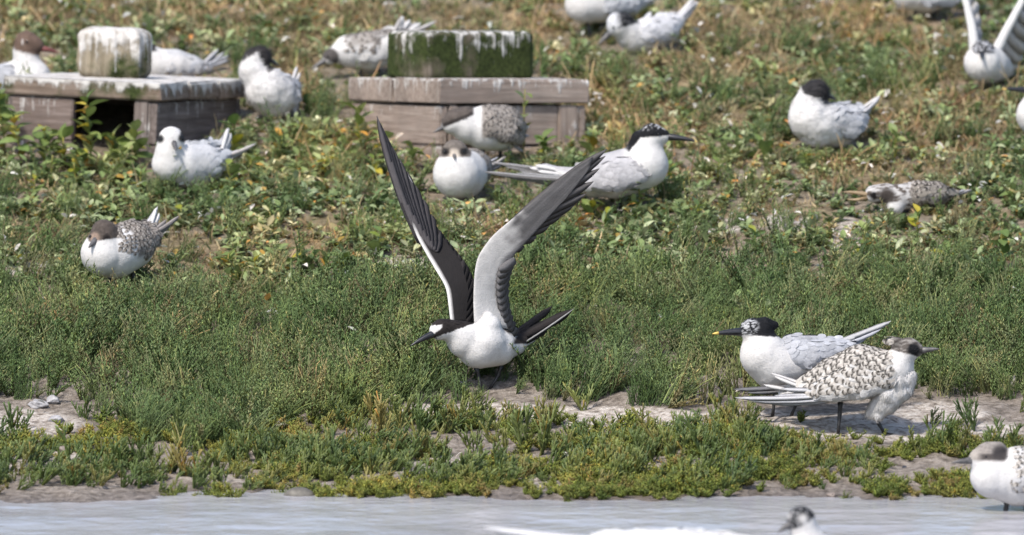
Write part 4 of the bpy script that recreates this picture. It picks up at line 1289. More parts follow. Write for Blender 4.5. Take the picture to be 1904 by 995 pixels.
def bird18():
    b = Bird('sandwich_tern', 'white tern facing forward with both narrow wings stretched straight up', 'tern', (1838, 166), SANDWICH)
    def col(V, N, c):
        X, Y, Wd = V.T
        cap = near(V, (1827, 88), 21, 2) * above(V, (1806, 102), (1848, 102), 3)
        cc = np.tile(np.array((0.02, 0.021, 0.024)), (len(V), 1))
        cc = paint(cc, sstep(0.46, 0.6, fbm(X / 3.5, Y / 3.5, Wd / 3.5, 2)) * 0.6, (0.55, 0.56, 0.6))
        return c * (1 - cap[:, None]) + cc * cap[:, None]
    b.body([[(1826, 118, 22, 35), (1838, 120, 4, 36), (1858, 124, -34, 28), (1878, 132, -62, 13)], [(1827, 102, 30, 24), (1827, 94, 34, 19)]],
           col, (0.4, 0.1, -1), 9, 800, 5)
    b.bill((1824, 100, 51), (1822, 112, 82), 5.4, BILL)
    b.eye((1815, 96, 46), 2.2)
    b.eye((1839, 95, 47), 2.2)
    # raised wings: arm, then hand, with flight feathers behind
    def up_wing(LE, CE, tips):
        chain = [(*p, r) for p, r in zip(LE, (10, 8.5, 7, 5, 3))]
        V, F, N = sdf_mesh([chain], 6, 2.0, lump=1.0, it=1)
        w = b.plumed('arm', V, F, N, np.tile(np.array((0.58, 0.575, 0.57)), (len(V), 1)), (0, 0, -1), 200, 4)
        LEa = np.array(LE, float)
        for i, t in enumerate(tips):
            f = i / (len(tips) - 1)
            d = np.linspace(0, 1, len(LEa))
            p0 = np.array([np.interp(0.08 + 0.84 * f, d, LEa[:, k]) for k in range(3)])
            t = np.array(t, float)
            b.blade('flight_feather', p0, 0.5 * (p0 + t) + np.array([0, 4, 0]), t, 46, (0, 1, 0.1), (0.42, 0.41, 0.41), (0.50, 0.49, 0.48), (0.38, 0.37, 0.36), w)
    LE1 = [(1812, 92, -2), (1808, 52, -6), (1798, 8, -14), (1780, -50, -30), (1740, -130, -60)]
    up_wing(LE1, None, [(1830, 84, -50), (1828, 60, -54), (1826, 34, -58), (1822, 8, -62), (1814, -24, -66), (1806, -60, -74), (1796, -100, -84), (1776, -130, -92), (1750, -160, -98), (1728, -178, -100)])
    LE2 = [(1852, 96, -2), (1872, 56, -4), (1898, 8, -10), (1926, -46, -22), (1990, -140, -50)]
    up_wing(LE2, None, [(1894, 124, -40), (1904, 108, -44), (1916, 88, -48), (1928, 64, -52), (1942, 38, -56), (1958, 6, -64), (1978, -34, -74), (1998, -80, -84), (2016, -130, -92), (2026, -170, -98)])
    b.tail([((1872, 132, -56), (1890, 152, -95)), ((1876, 130, -56), (1898, 146, -95)), ((1868, 136, -54), (1884, 158, -92))], 12, (1, 0.3, 0), W_, W_, W_, 0)
    b.leg((1824, 146, 14), (1824, 154, 12), (1822, 172, 16), (-0.1, 1), 3.0)
    b.leg((1848, 146, 8), (1848, 154, 6), (1850, 170, 10), (0.1, 1), 3.0)
bird18()

def bird19():
    b = Bird('sandwich_tern', 'tern entering beneath the wing-stretching tern, black bill with yellow tip and pale breast', 'tern', (1938, 262), SANDWICH)
    b.body([[(1930, 214, 16, 41), (1960, 222, 4, 44), (2010, 216, -12, 34), (2055, 206, -26, 14)], [(1932, 190, 18, 28), (1930, 170, 20, 24)]],
           cap_fn((1930, 166), 32, (1905, 170), (1958, 172), BLACK, 0.8, (0.6, 0.6, 0.62), (1912, 166), 16, mantle=lambda V: sstep(1955, 1975, V[:, 0])), (1, 0, -0.3), 9, 800, 4.5)
    b.bill((1908, 168, 24), (1862, 166, 34), 6.4, BILL, 0.05, BILLY, 0.16)
    b.eye((1920, 168, 41.5), 2.4)
    for sg in (1, -1):
        b.folded_wing([(1975, 214, 38 * sg - 2, 26), (2015, 214, 28 * sg - 12, 22), (2060, 206, 10 * sg - 28, 9)], ((0, -0.2, sg), 0.5), grey_wing(), (1, 0, 0),
                      [((2045, 206, 10 * sg - 26), (2120, 190, -50))], (0, 1, 0.4), 10)
    b.tail([((2045, 206, -28), (2100, 196, -44))], 12)
    b.leg((1935, 252, 12), (1935, 256, 12), (1935, 266, 12), (-1, 0.4), 3.0)
    b.leg((1965, 256, -10), (1965, 258, -10), (1965, 264, -10), (-1, 0.4), 3.0)
bird19()

def bird20():
    b = Bird('sandwich_tern', 'tern on the highest turf with only its pale belly showing, beyond the wing-stretching tern', 'tern', (1722, 40), SANDWICH)
    b.body([[(1690, -12, 12, 32), (1722, -12, 2, 37), (1758, -14, -12, 28), (1795, -20, -24, 12)], [(1680, -44, 14, 25), (1672, -68, 16, 22)]],
           cap_fn((1670, -72), 30, (1645, -68), (1700, -68), mantle=lambda V: sstep(1715, 1735, V[:, 0])), (1, 0, -0.3), 9, 800, 5)
    b.bill((1654, -68, 18), (1606, -62, 28), 6.5, BILL)
    b.eye((1664, -70, 37), 2.4)
    for sg in (1, -1):
        b.folded_wing([(1728, -10, 32 * sg - 2, 24), (1760, -8, 26 * sg - 10, 22), (1795, -16, 10 * sg - 22, 9)], ((0, -0.2, sg), 0.5), grey_wing((0.34, 0.35, 0.375)), (1, 0, 0),
                      [((1785, -14, 10 * sg - 22), (1850, -34, -44))], (0, 1, 0.4), 10)
    b.tail([((1790, -18, -24), (1835, -30, -40))], 12)
    b.leg((1702, 20, 12), (1702, 28, 12), (1702, 44, 12), (-1, 0.4), 3.0)
    b.leg((1736, 20, -10), (1736, 28, -10), (1736, 42, -10), (-1, 0.4), 3.0)
bird20()

def bird21():
    b = Bird('sandwich_tern', 'young tern lying flat in the herbs with pale open bill and barred back', 'tern', (1690, 392), SANDWICH)
    def col(V, N, c):
        X, Y, Wd = V.T
        st = fbm(X / 8, Y / 3.5, Wd / 6, 3)
        m = 0.25 + 0.75 * sstep(0.40, 0.60, st)
        c = paint(c, m, (0.085, 0.070, 0.060))
        c = paint(c, near(V, (1648, 366), 16, 6) * sstep(1690, 1670, X), (0.050, 0.042, 0.038))
        c = paint(c, near(V, (1622, 364), 7, 3), (0.015, 0.013, 0.013))
        c = paint(c, near(V, (1665, 388), 17, 4) * sstep(374, 380, Y), W_)
        c = paint(c, near(V, (1612, 376), 9, 4), W_)
        return paint(c, sstep(1690, 1700, X), (0.20, 0.18, 0.155))
    b.body([[(1624, 361, 22, 17), (1648, 361, 20, 20), (1672, 366, 16, 23), (1704, 364, 4, 28), (1738, 362, -10, 25), (1766, 360, -22, 12)], [(1664, 384, 26, 17)]],
           col, (1, -0.05, -0.3), 8, 800, 5, tiles=dict(mask=lambda V, N: (V[:, 0] > 1690) & (N[:, 1] < 0.5), n=110, L=13, Wd=9, cols=JUVD))
    b.bill((1610, 362, 28), (1566, 357, 36), 5.0, BILLP, 0.08)
    b.tube('lower_bill', [(1612, 368, 28, 4.0), (1592, 372, 31, 3.0), (1574, 371, 34, 0.6)], BILLP, sides=8)
    b.eye((1624, 360, 39.5), 2.6)
    for sg in (1, -1):
        b.folded_wing([(1708, 362, 26 * sg, 18), (1740, 362, 20 * sg - 8, 16), (1770, 358, 8 * sg - 20, 7)], ((0, -0.2, sg), 0.5), grey_wing((0.22, 0.20, 0.175)), (1, 0, 0),
                      [((1760, 360, 8 * sg - 20), (1808, 352, -40))], (0, 1, 0.4), 8, (0.14, 0.13, 0.13), tiles=dict(mask=lambda V, N: V[:, 0] < 1765, n=50, L=13, Wd=9, cols=JUVD))
    b.tail([((1762, 360, -22), (1795, 352, -34))], 9)
    b.leg((1692, 384, 12), (1692, 386, 12), (1690, 394, 14), (-1, 0.3), 2.6, 14)
    b.leg((1718, 384, -8), (1718, 386, -8), (1718, 392, -8), (-1, 0.3), 2.6, 14)
bird21()

# ================================================================== NEST BOXES
def wood_mat(name, c1, c2, c3, guano, zh, axis='z', moss=0.0, streak=(95, 95, 4), thr=0.62):
    """weathered board with droppings that ran down from its top edge (zh = height of the piece, origin at its base)"""
    t = NT(name)
    sc = {'x': (6, 90, 90), 'y': (90, 6, 90), 'z': (80, 80, 5)}[axis]
    g = t.noise(1.0, 6, t.coord(sc), 0.65)
    f = t.noise(14, 4, t.coord())
    c = t.ramp(g, [(0.28, c1), (0.5, c2), (0.72, c3)])
    c = t.mix(c, t.ramp(f, [(0.3, (0.72, 0.72, 0.72)), (0.7, (1.15, 1.12, 1.1))]), 0.8, 'MULTIPLY')
    if moss:
        mm = t.ramp(t.noise(11, 5, t.coord()), [(0.52 - 0.3 * moss, (0, 0, 0)), (0.66 - 0.3 * moss, (1, 1, 1))])
        mo = t.ramp(t.noise(120, 5, t.coord()), [(0.3, (0.014, 0.021, 0.005)), (0.7, (0.046, 0.060, 0.016))])
        c = t.mix(c, mo, mm)
    tc = t.n('TexCoord')
    sx = t.n('SeparateXYZ')
    t.l(tc.outputs['Object'], sx.inputs[0])
    zr = t.math('DIVIDE', sx.outputs['Z'], zh)
    s1 = t.noise(1.0, 5, t.coord(streak), 0.62)
    s2 = t.noise(45, 4, t.coord())
    val = t.math('ADD', t.math('ADD', s1, t.math('MULTIPLY', zr, guano)), t.math('MULTIPLY', t.math('SUBTRACT', s2, 0.5), 0.55))
    m = t.ramp(val, [(0.0, (0, 0, 0)), (min(0.985, thr + guano * 0.55), (0, 0, 0)), (min(1.0, thr + guano * 0.55 + 0.17), (0.9, 0.9, 0.9))])
    wh = t.ramp(s2, [(0.3, (0.36, 0.335, 0.31)), (0.6, (0.57, 0.55, 0.53))])
    c = t.mix(c, wh, m)
    t.bump(t.math('ADD', g, t.math('MULTIPLY', m, 0.7)), 0.6, 0.004)
    return t.set(c, 0.85, 0.2)

def board(name, size, loc, mat, parent, bevel=0.003, wob=0.0015):
    """one sawn board, origin at the middle of its underside"""
    sx, sy, sz = size
    bm = bmesh.new()
    bmesh.ops.create_cube(bm, size=1.0)
    for v in bm.verts:
        v.co = Vector((v.co.x * sx, v.co.y * sy, (v.co.z + 0.5) * sz))
    bmesh.ops.bevel(bm, geom=list(bm.edges), offset=bevel, segments=2, affect='EDGES')
    for v in bm.verts:
        v.co += Vector([random.uniform(-wob, wob) for _ in range(3)])
    me = bpy.data.meshes.new(name)
    bm.to_mesh(me)
    bm.free()
    me.materials.append(mat)
    o = link(bpy.data.objects.new(name, me), parent)
    o.location = loc
    return o

BR1, BR2, BR3 = (0.10, 0.073, 0.056), (0.19, 0.146, 0.116), (0.29, 0.237, 0.196)
BOXES = []

def nest_box(label, corner_px, ang, LX, LY, hb, hl, lean, side, mats):
    """side -1: the long front runs left from the near corner; +1: it runs right. Local x along the front, y back."""
    A = ground_at(*corner_px)
    root = link(bpy.data.objects.new('nest_box', None))
    root.location = A
    root.rotation_euler = (math.radians(lean[0]), math.radians(lean[1]), -math.radians(ang) if side < 0 else math.radians(ang))
    tag(root, label, 'nest box', 'nest boxes on the bank')
    mlid, mfront, mside, mdark = mats
    sg = side
    th = 0.016
    z0 = -0.05
    H = hb - z0
    cx = sg * LX / 2
    # side wall standing on the near corner and the one opposite: two boards each
    for nm, xx in (('near', sg * 0.010), ('far', sg * (LX - 0.010))):
        for k in range(2):
            y0 = 0.002
            board('plank', (0.018, LY - 0.004, H / 2 - 0.002), (xx, LY / 2, z0 + k * H / 2), mside, root)
    # back
    for k in range(2):
        board('plank', (LX - 0.044, 0.018, H / 2 - 0.002), (cx, LY - 0.012, z0 + k * H / 2), mfront, root)
    return root, A, dict(LX=LX, LY=LY, sg=sg, H=H, z0=z0, hb=hb, hl=hl)

def px_m(n, A):
    return n * ((A - CAM) @ CF) / (DIST * PPM)

def local_px(root, q):
    m = Matrix.Translation(root.location) @ Euler(root.rotation_euler).to_matrix().to_4x4()
    p = m @ Vector(q)
    return project(np.array(p))

# left box: opening in its front, green-edged lid
A1 = ground_at(290, 306)
mA = (wood_mat('guano_lid_left', BR1, BR2, BR3, 0.50, 0.036, 'x', 0.10, (60, 60, 10), 0.50),
      wood_mat('grey_board_front', BR1, (0.15, 0.118, 0.105), (0.25, 0.205, 0.185), 0.20, 0.10, 'x'),
      wood_mat('grey_board_side', (0.07, 0.056, 0.050), (0.135, 0.112, 0.103), (0.21, 0.18, 0.168), 0.25, 0.10, 'y', 0.0, (70, 70, 3)), None)
mApost = wood_mat('grey_post', (0.07, 0.056, 0.050), (0.14, 0.116, 0.105), (0.22, 0.19, 0.175), 0.10, 0.20, 'z', 0.0, (70, 70, 3))
root1, _, d1 = nest_box('weathered nest box with dark square opening and whitened plank lid', (290, 306), 24, px_m(312, A1), px_m(364, A1), px_m(116, A1), px_m(34, A1), (-3.2, 0.6), -1, mA)
def P1(x, y, z): return (x, y, z)
LX, LY, H, z0, hb, hl = d1['LX'], d1['LY'], d1['H'], d1['z0'], d1['hb'], d1['hl']
u = px_m(1, A1)
board('post', (33 * u, 0.030, H), (-0.020 - 16.5 * u, 0.015, z0), mApost, root1)
for k in range(2):
    board('plank', (LX - 0.022 - 166 * u, 0.018, H / 2 - 0.002), (-(LX + 166 * u - 0.022 + 0.022) / 2, 0.010, z0 + k * H / 2), mA[1], root1)
nl = 3
pw = (LY + 0.016) / nl
for k in range(nl):
    lid_m = mA[0]
    board('lid_plank', (LX + 0.016 + 0.004 * k, pw - 0.003, hl), (-(LX) / 2, -0.008 + pw * (k + 0.5), hb + 0.002 - 0.0015 * k), lid_m, root1, 0.0035, 0.002)
BOXES.append((root1, -LX - 0.03, 0.03, -0.03, LY + 0.04))

# right box: plain faces, thick lid
A2 = ground_at(818, 302)
WB1, WB2, WB3 = (0.165, 0.128, 0.106), (0.25, 0.202, 0.172), (0.33, 0.280, 0.245)
mB = (wood_mat('guano_lid_right', WB1, WB2, WB3, 0.32, 0.05, 'x', 0.0, (70, 70, 4), 0.58),
      wood_mat('pink_board_front', WB1, WB2, WB3, 0.16, 0.10, 'x', 0.0, (60, 60, 4)),
      wood_mat('pink_board_side', WB1, WB2, WB3, 0.16, 0.10, 'y', 0.0, (60, 60, 4)), None)
mBpost = wood_mat('pink_post', WB1, WB2, WB3, 0.10, 0.20, 'z', 0.0, (60, 60, 4))
root2, _, d2 = nest_box('pinkish-brown nest box with closed plank sides and thick lid', (818, 302), 29, px_m(312, A2), px_m(352, A2), px_m(106, A2), px_m(46, A2), (-3.4, 2.4), 1, mB)
LX, LY, H, z0, hb, hl = d2['LX'], d2['LY'], d2['H'], d2['z0'], d2['hb'], d2['hl']
u = px_m(1, A2)
board('post', (20 * u, 0.024, H), (0.022 + 10 * u, 0.012, z0), mBpost, root2)
board('post', (38 * u, 0.026, H), (LX - 0.022 - 19 * u, 0.012, z0), mBpost, root2)
for k in range(2):
    board('plank', (LX - 0.048 - 58 * u, 0.018, H / 2 - 0.002), ((0.022 + 20 * u + LX - 0.022 - 38 * u) / 2, 0.014, z0 + k * H / 2), mB[1], root2)
pw = (LY + 0.012) / 2
for k in range(2):
    board('lid_plank', (LX + 0.012, pw - 0.003, hl), (LX / 2, -0.006 + pw * (k + 0.5), hb + 0.002 - 0.0015 * k), mB[0], root2, 0.004, 0.002)
BOXES.append((root2, -0.03, LX + 0.03, -0.03, LY + 0.04))

# ------------------------------------------------------------------ weights lying on the lids
def block(name, label, cat, root, q, size, rz, mat, r=0.3, flute=0.0, seed=0.0, rough=0.02):
    n = 26
    V, F, ix = [], [], {}
    def vid(p):
        k = tuple(np.round(p, 5))
        if k not in ix:
            ix[k] = len(V)
            V.append(p)
        return ix[k]
    g = np.linspace(-1, 1, n)
    for ax in range(3):
        for sgn in (-1, 1):
            for i in range(n - 1):
                for j in range(n - 1):
                    f = []
                    for a, b in ((i, j), (i + 1, j), (i + 1, j + 1), (i, j + 1)):
                        p = np.zeros(3)
                        p[ax] = sgn
                        p[(ax + 1) % 3] = g[a]
                        p[(ax + 2) % 3] = g[b]
                        f.append(vid(p))
                    F.append(f if sgn > 0 else f[::-1])
    V = np.array(V)
    qn = np.clip(V, -1 + r, 1 - r)
    d = V - qn
    l = np.linalg.norm(d, axis=1, keepdims=True)
    V = np.where(l > 1e-6, qn + r * d / np.maximum(l, 1e-6), V)
    N = V / np.linalg.norm(V, axis=1, keepdims=True)
    an = np.arctan2(V[:, 1], V[:, 0])
    if flute:
        fl = vnoise(np.cos(an) * 12 + seed, np.sin(an) * 12, V[:, 2] * 0.5)
        side = sstep(0.25, 0.7, np.linalg.norm(V[:, :2], axis=1))
        V[:, :2] *= (1 - flute * (fl * side))[:, None]
    V = V + N * (rough * (fbm(V[:, 0] * 3 + seed, V[:, 1] * 3, V[:, 2] * 3, 4) - 0.5))[:, None] * 2
    V[:, 2] = (V[:, 2] + 1) * 0.5
    V = V * np.array([size[0] / 2, size[1] / 2, size[2]])
    o = mesh_obj(name, V, F, mat)
    m = Matrix.Translation(root.location) @ Euler(root.rotation_euler).to_matrix().to_4x4()
    o.location = m @ Vector(q)
    o.rotation_euler = (root.rotation_euler[0], root.rotation_euler[1], root.rotation_euler[2] + rz)
    tag(o, label, cat)
    return o

u = px_m(1, A1)
block('timber_block', 'stubby ribbed timber block streaked white with droppings on the box with the opening', 'block', root1,
      (-d1['LX'] * 0.52, d1['LY'] * 0.40, d1['hb'] + d1['hl'] - 0.002), (140 * u, 110 * u, 96 * u), 0.25,
      wood_mat('whitened_timber', (0.12, 0.098, 0.062), (0.26, 0.225, 0.165), (0.40, 0.36, 0.30), 0.50, 0.118, 'z', 0.06, (85, 85, 4), 0.42), 0.42, 0.20, 2.0, 0.06)
u = px_m(1, A2)
block('mossy_block', 'long dark green mossy block with white droppings running over its edge', 'block', root2,
      (d2['LX'] * 0.41, d2['LY'] * 0.44, d2['hb'] + d2['hl'] - 0.002), (248 * u, 150 * u, 92 * u), 0.02,
      wood_mat('mossy_stone', (0.060, 0.050, 0.036), (0.11, 0.092, 0.070), (0.20, 0.17, 0.14), 0.40, 0.112, 'z', 0.62, (66, 66, 1.6), 0.565), 0.2, 0.03, 5.0, 0.03)

# ================================================================== STONES
def stone(name, label, px, size, mat, seed, sink=0.3, rz=0.0, group=None, rugged=1.0):
    bm = bmesh.new()
    bmesh.ops.create_icosphere(bm, subdivisions=4, radius=1.0)
    V = np.array([v.co[:] for v in bm.verts])
    F = [[v.index for v in f.verts] for f in bm.faces]
    bm.free()
    V = V * (1 + rugged * (fbm(V[:, 0] * 1.3 + seed, V[:, 1] * 1.3, V[:, 2] * 1.3, 5) - 0.5))[:, None]
    if rugged > 0.6:      # a few flat broken faces
        rr = np.random.default_rng(int(seed))
        for _ in range(7):
            d = rr.normal(size=3)
            d /= np.linalg.norm(d)
            k = V @ d - rr.uniform(0.55, 0.85)
            V = V - np.clip(k, 0, None)[:, None] * d * 0.92
    A = ground_at(*px)
    s = ((A - CAM) @ CF) / (DIST * PPM)
    V = V * np.array(size) * s * 0.5
    o = mesh_obj(name, V, F, mat)
    o.location = A + np.array([0, 0, size[2] * s * (0.5 - sink)])
    o.rotation_euler = (0, 0, rz)
    tag(o, label, 'stone', group)
ST_G = simple_mat('olive_grey_stone', (0.07, 0.064, 0.054), (0.15, 0.138, 0.118), 70, 0.55, 0.4, 0.4, 0.004)
ST_D = simple_mat('dark_slate_stone', (0.018, 0.018, 0.021), (0.060, 0.060, 0.068), 80, 0.5, 0.4, 0.4, 0.004)
ST_P = simple_mat('pale_grey_stone', (0.20, 0.195, 0.205), (0.42, 0.41, 0.415), 45, 0.85, 0.2, 0.5, 0.005)
ST_B = simple_mat('brown_grey_stone', (0.14, 0.115, 0.10), (0.28, 0.24, 0.215), 60, 0.85, 0.2, 0.5, 0.005)
stone('pebble', 'smooth oval olive-grey pebble lying at the water edge', (556, 931), (60, 40, 34), ST_G, 3.0, 0.25, rugged=0.25)
stone('stone', 'dark slate-coloured stone on the mud beside glasswort', (56, 878), (40, 30, 24), ST_D, 9.0, 0.3)
stone('stone', 'pale wedge-shaped stone under the edge of the green herbs', (72, 756), (40, 34, 22), ST_P, 14.0, 0.3, 0.3)
stone('stone', 'small rounded pale stone touching the wedge-shaped one', (98, 750), (26, 24, 20), ST_P, 21.0, 0.3)
stone('stone', 'flat pale stone on bare crust next to the wedge-shaped stone', (104, 784), (40, 40, 20), ST_P, 27.0, 0.35, -0.2)
stone('stone', 'rough grey stone with a white lump beside it, among yellowing herbs', (520, 798), (50, 40, 28), ST_B, 31.0, 0.35)
stone('stone', 'small white lump leaning on the rough grey stone', (541, 806), (20, 18, 18), ST_P, 33.0, 0.3)
stone('stone', 'low brown stone half sunk in mud between glasswort clumps', (125, 838), (40, 34, 20), ST_B, 41.0, 0.45)
stone('stone', 'white chalky stone behind the legs of the wing-lifting tern', (860, 716), (16, 14, 12), ST_P, 45.0, 0.3)
for i in range(34):
    px = rng.uniform(0, 1904)
    py = rng.uniform(825, 935)
    sz = rng.uniform(7, 19)
    stone('pebble', 'small brown-grey pebble half sunk in the wet mud of the shoreline', (px, py), (sz * 1.4, sz, sz * 0.7), ST_B if i % 3 else ST_D, 50.0 + i, 0.4, rng.uniform(0, 3), 'pebbles along the shoreline')

# ================================================================== VEGETATION
class PB:
    """collects leaves, needles and stems of one plant"""
    def __init__(self, seed):
        self.V, self.F, self.C = [], [], []
        self.r = np.random.default_rng(seed)
    def leaf(self, p, d, L, W, col, fold=0.25, curl=0.2, up=(0, 0, 1)):
        d = np.array(d, float)
        d /= np.linalg.norm(d)
        s = np.cross(d, np.array(up) + 0.01)
        s /= np.linalg.norm(s) + 1e-9
        n = np.cross(s, d)
        o = len(self.V)
        rows = [(0.0, 0.10), (0.28, 0.85), (0.55, 1.0), (0.8, 0.62)]
        for t, w in rows:
            c = np.array(p) + d * L * t - n * curl * L * t * t
            for k in (-1, 0, 1):
                self.V.append(c + s * k * w * W * 0.5 + n * abs(k) * fold * w * W * 0.5)
                self.C.append(np.array(col) * (1.12 if k == 0 else 0.95))
        self.V.append(np.array(p) + d * L - n * curl * L)
        self.C.append(np.array(col) * 0.9)
        for r in range(3):
            for k in range(2):
                a = o + r * 3 + k
                self.F.append([a, a + 1, a + 4, a + 3])
        t = o + 12
        self.F += [[o + 9, o + 10, t], [o + 10, o + 11, t]]
    def spindle(self, p, d, L, W, col, tipcol=None, sides=3):
        d = np.array(d, float)
        d /= np.linalg.norm(d)
        s = np.cross(d, [0.3, 0.2, 1.0])
        s /= np.linalg.norm(s) + 1e-9
        n = np.cross(s, d)
        o = len(self.V)
        tc = col if tipcol is None else tipcol
        self.V.append(np.array(p))
        self.C.append(np.array(col) * 0.85)
        for k in range(sides):
            a = 2 * math.pi * k / sides
            self.V.append(np.array(p) + d * L * 0.5 + (s * math.cos(a) + n * math.sin(a)) * W * 0.5)
            self.C.append(np.array(col))
        self.V.append(np.array(p) + d * L)
        self.C.append(np.array(tc))
        for k in range(sides):
            a, b = o + 1 + k, o + 1 + (k + 1) % sides
            self.F += [[o, b, a], [a, b, o + sides + 1]]
    def stem(self, pts, r0, r1, col, sides=4, beads=False):
        pts = [np.array(p, float) for p in pts]
        o = len(self.V)
        n = len(pts)
        for i, p in enumerate(pts):
            t = pts[min(i + 1, n - 1)] - pts[max(i - 1, 0)]
            t /= np.linalg.norm(t) + 1e-9
            s = np.cross(t, [0.31, 0.17, 0.9])
            s /= np.linalg.norm(s) + 1e-9
            m = np.cross(s, t)
            r = r0 + (r1 - r0) * i / (n - 1)
            if beads:
                r *= (1.18 if i % 2 else 0.80)
            for k in range(sides):
                a = 2 * math.pi * k / sides
                self.V.append(p + (s * math.cos(a) + m * math.sin(a)) * r)
                self.C.append(np.array(col) * (0.8 + 0.35 * i / n))
            if i:
                b = o + (i - 1) * sides
                for k in range(sides):
                    self.F.append([b + k, b + (k + 1) % sides, b + sides + (k + 1) % sides, b + sides + k])
        self.F.append([o + (n - 1) * sides + k for k in range(sides)])
    def data(self, name, mat, smooth=True):
        return mesh_data(name, np.array(self.V), self.F, mat, np.clip(np.array(self.C), 0, 4), None, smooth)

def seablite(seed, hgt=0.07, nb=6, spread=0.5):
    b = PB(seed)
    r = b.r
    for k in range(nb):
        a = r.uniform(0, 6.283)
        le = r.uniform(0.1, spread)
        L = hgt * r.uniform(0.5, 1.2)
        d = np.array([math.cos(a) * le, math.sin(a) * le, 1.0])
        d /= np.linalg.norm(d)
        bend = np.array([math.cos(a), math.sin(a), 0]) * L * 0.25
        def at(t): return d * L * t + bend * t * t
        tone = r.uniform(0.75, 1.25)
        b.stem([at(t) for t in (0, 0.35, 0.7, 1)], 0.0012, 0.0006, np.array((0.9, 0.8, 0.6)) * tone * 0.7, 3)
        nn = 20
        for i in range(nn):
            t = 0.12 + 0.88 * i / nn
            an = i * 2.4 + r.uniform(-0.5, 0.5)
            o = np.array([math.cos(an), math.sin(an), r.uniform(0.5, 1.3)])
            pale = r.random()
            c = np.array((1, 1, 1)) * tone * r.uniform(0.75, 1.3)
            if pale > 0.93: c = c * np.array((1.9, 1.7, 1.6))
            if pale < 0.03: c = c * np.array((1.5, 1.1, 0.8))
            b.spindle(at(t), o + d * 0.5, r.uniform(0.008, 0.0155) * (1.1 - 0.4 * t), r.uniform(0.0018, 0.0028), c, c * 1.2)
    return b

def glasswort(seed, hgt=0.06, nb=5, splay=0.5):
    b = PB(seed)
    r = b.r
    def branch(p, d, L, rad, lvl):
        d = d / np.linalg.norm(d)
        n = max(4, int(L / 0.0045))
        curve = np.array([r.uniform(-.25, .25), r.uniform(-.25, .25), 0.25])
        pts = [p + d * L * t + curve * L * 0.4 * t * t for t in np.linspace(0, 1, n)]
        tone = r.uniform(0.8, 1.2)
        col = np.array((1.0, 1.0, 1.0)) * tone
        if lvl == 0: col = col * np.array((1.12, 0.97, 0.85))
        if r.random() < 0.04: col = col * np.array((1.4, 0.9, 0.65))
        b.stem(pts, rad, rad * 0.75, col, 5, True)
        if lvl < 2:
            for k in range(int(2 + 4 * L / 0.05)):
                t = r.uniform(0.15, 0.85)
                a = r.uniform(0, 6.283)
                o = np.array([math.cos(a), math.sin(a), 1.1])
                branch(pts[int(t * (n - 1))], o + d * 0.6, L * r.uniform(0.28, 0.5) * (1.15 - t * 0.5), rad * 0.8, lvl + 1)
    for k in range(nb):
        a = r.uniform(0, 6.283)
        branch(np.array([math.cos(a), math.sin(a), 0]) * r.uniform(0, 0.008), np.array([math.cos(a) * splay, math.sin(a) * splay, 1.0]), hgt * r.uniform(0.55, 1.0), 0.0021, 0 if k == 0 else 1)
    return b

def purslane(seed, hgt=0.04, nb=4, ll=0.022, lw=0.5, yellow=0.07):
    b = PB(seed)
    r = b.r
    for k in range(nb):
        a = r.uniform(0, 6.283)
        le = r.uniform(0.1, 0.9)
        L = hgt * r.uniform(0.5, 1.1)
        d = np.array([math.cos(a) * le, math.sin(a) * le, 1.0])
        d /= np.linalg.norm(d)
        b.stem([d * L * t for t in (0, 0.5, 1)], 0.0013, 0.0008, (1.2, 0.9, 0.7), 3)
        nn = r.integers(4, 7)
        for i in range(nn):
            t = 0.25 + 0.75 * i / max(nn - 1, 1)
            an = i * 2.1 + a + r.uniform(-0.4, 0.4)
            o = np.array([math.cos(an), math.sin(an), r.uniform(0.1, 1.1)])
            q = r.random()
            c = np.array((1, 1, 1)) * r.uniform(0.65, 1.35)
            if q < yellow * 0.4: c = np.array((1.9, 1.35, 0.45)) * r.uniform(0.8, 1.2)
            elif q < yellow: c = np.array((1.9, 0.95, 0.55)) * r.uniform(0.8, 1.1)
            elif q > 0.86: c = c * np.array((1.75, 1.65, 1.9))
            l = ll * r.uniform(0.6, 1.15)
            b.leaf(d * L * t, o, l, l * lw * r.uniform(0.8, 1.2), c, r.uniform(0.1, 0.4), r.uniform(-0.1, 0.5))
    return b

def straw_tuft(seed, hgt=0.035, n=18, lie=1.2):
    b = PB(seed)
    r = b.r
    for k in range(n):
        a = r.uniform(0, 6.283)
        le = r.uniform(0.2, lie)
        L = hgt * r.uniform(0.5, 1.3) * (2.4 if k == 0 else 1.0)
        d = np.array([math.cos(a) * le, math.sin(a) * le, 1.0])
        d /= np.linalg.norm(d)
        p = np.array([r.uniform(-.012, .012), r.uniform(-.012, .012), 0])
        c = np.array((1, 1, 1)) * r.uniform(0.55, 1.35)
        if r.random() < 0.2: c = c * np.array((0.55, 0.85, 0.5))
        w = r.uniform(0.0007, 0.0014)
        s = np.cross(d, [0.2, 0.1, 1])
        s /= np.linalg.norm(s)
        o = len(b.V)
        for t, ww in ((0, 1), (0.5, 0.9), (0.85, 0.5)):
            q = p + d * L * t - np.array([0, 0, 1]) * L * 0.35 * t * t
            b.V += [q - s * w * ww, q + s * w * ww]
            b.C += [c * (0.8 + 0.3 * t)] * 2
        b.V.append(p + d * L - np.array([0, 0, 1]) * L * 0.35)
        b.C.append(c)
        b.F += [[o, o + 1, o + 3, o + 2], [o + 2, o + 3, o + 5, o + 4], [o + 4, o + 5, o + 6]]
    return b

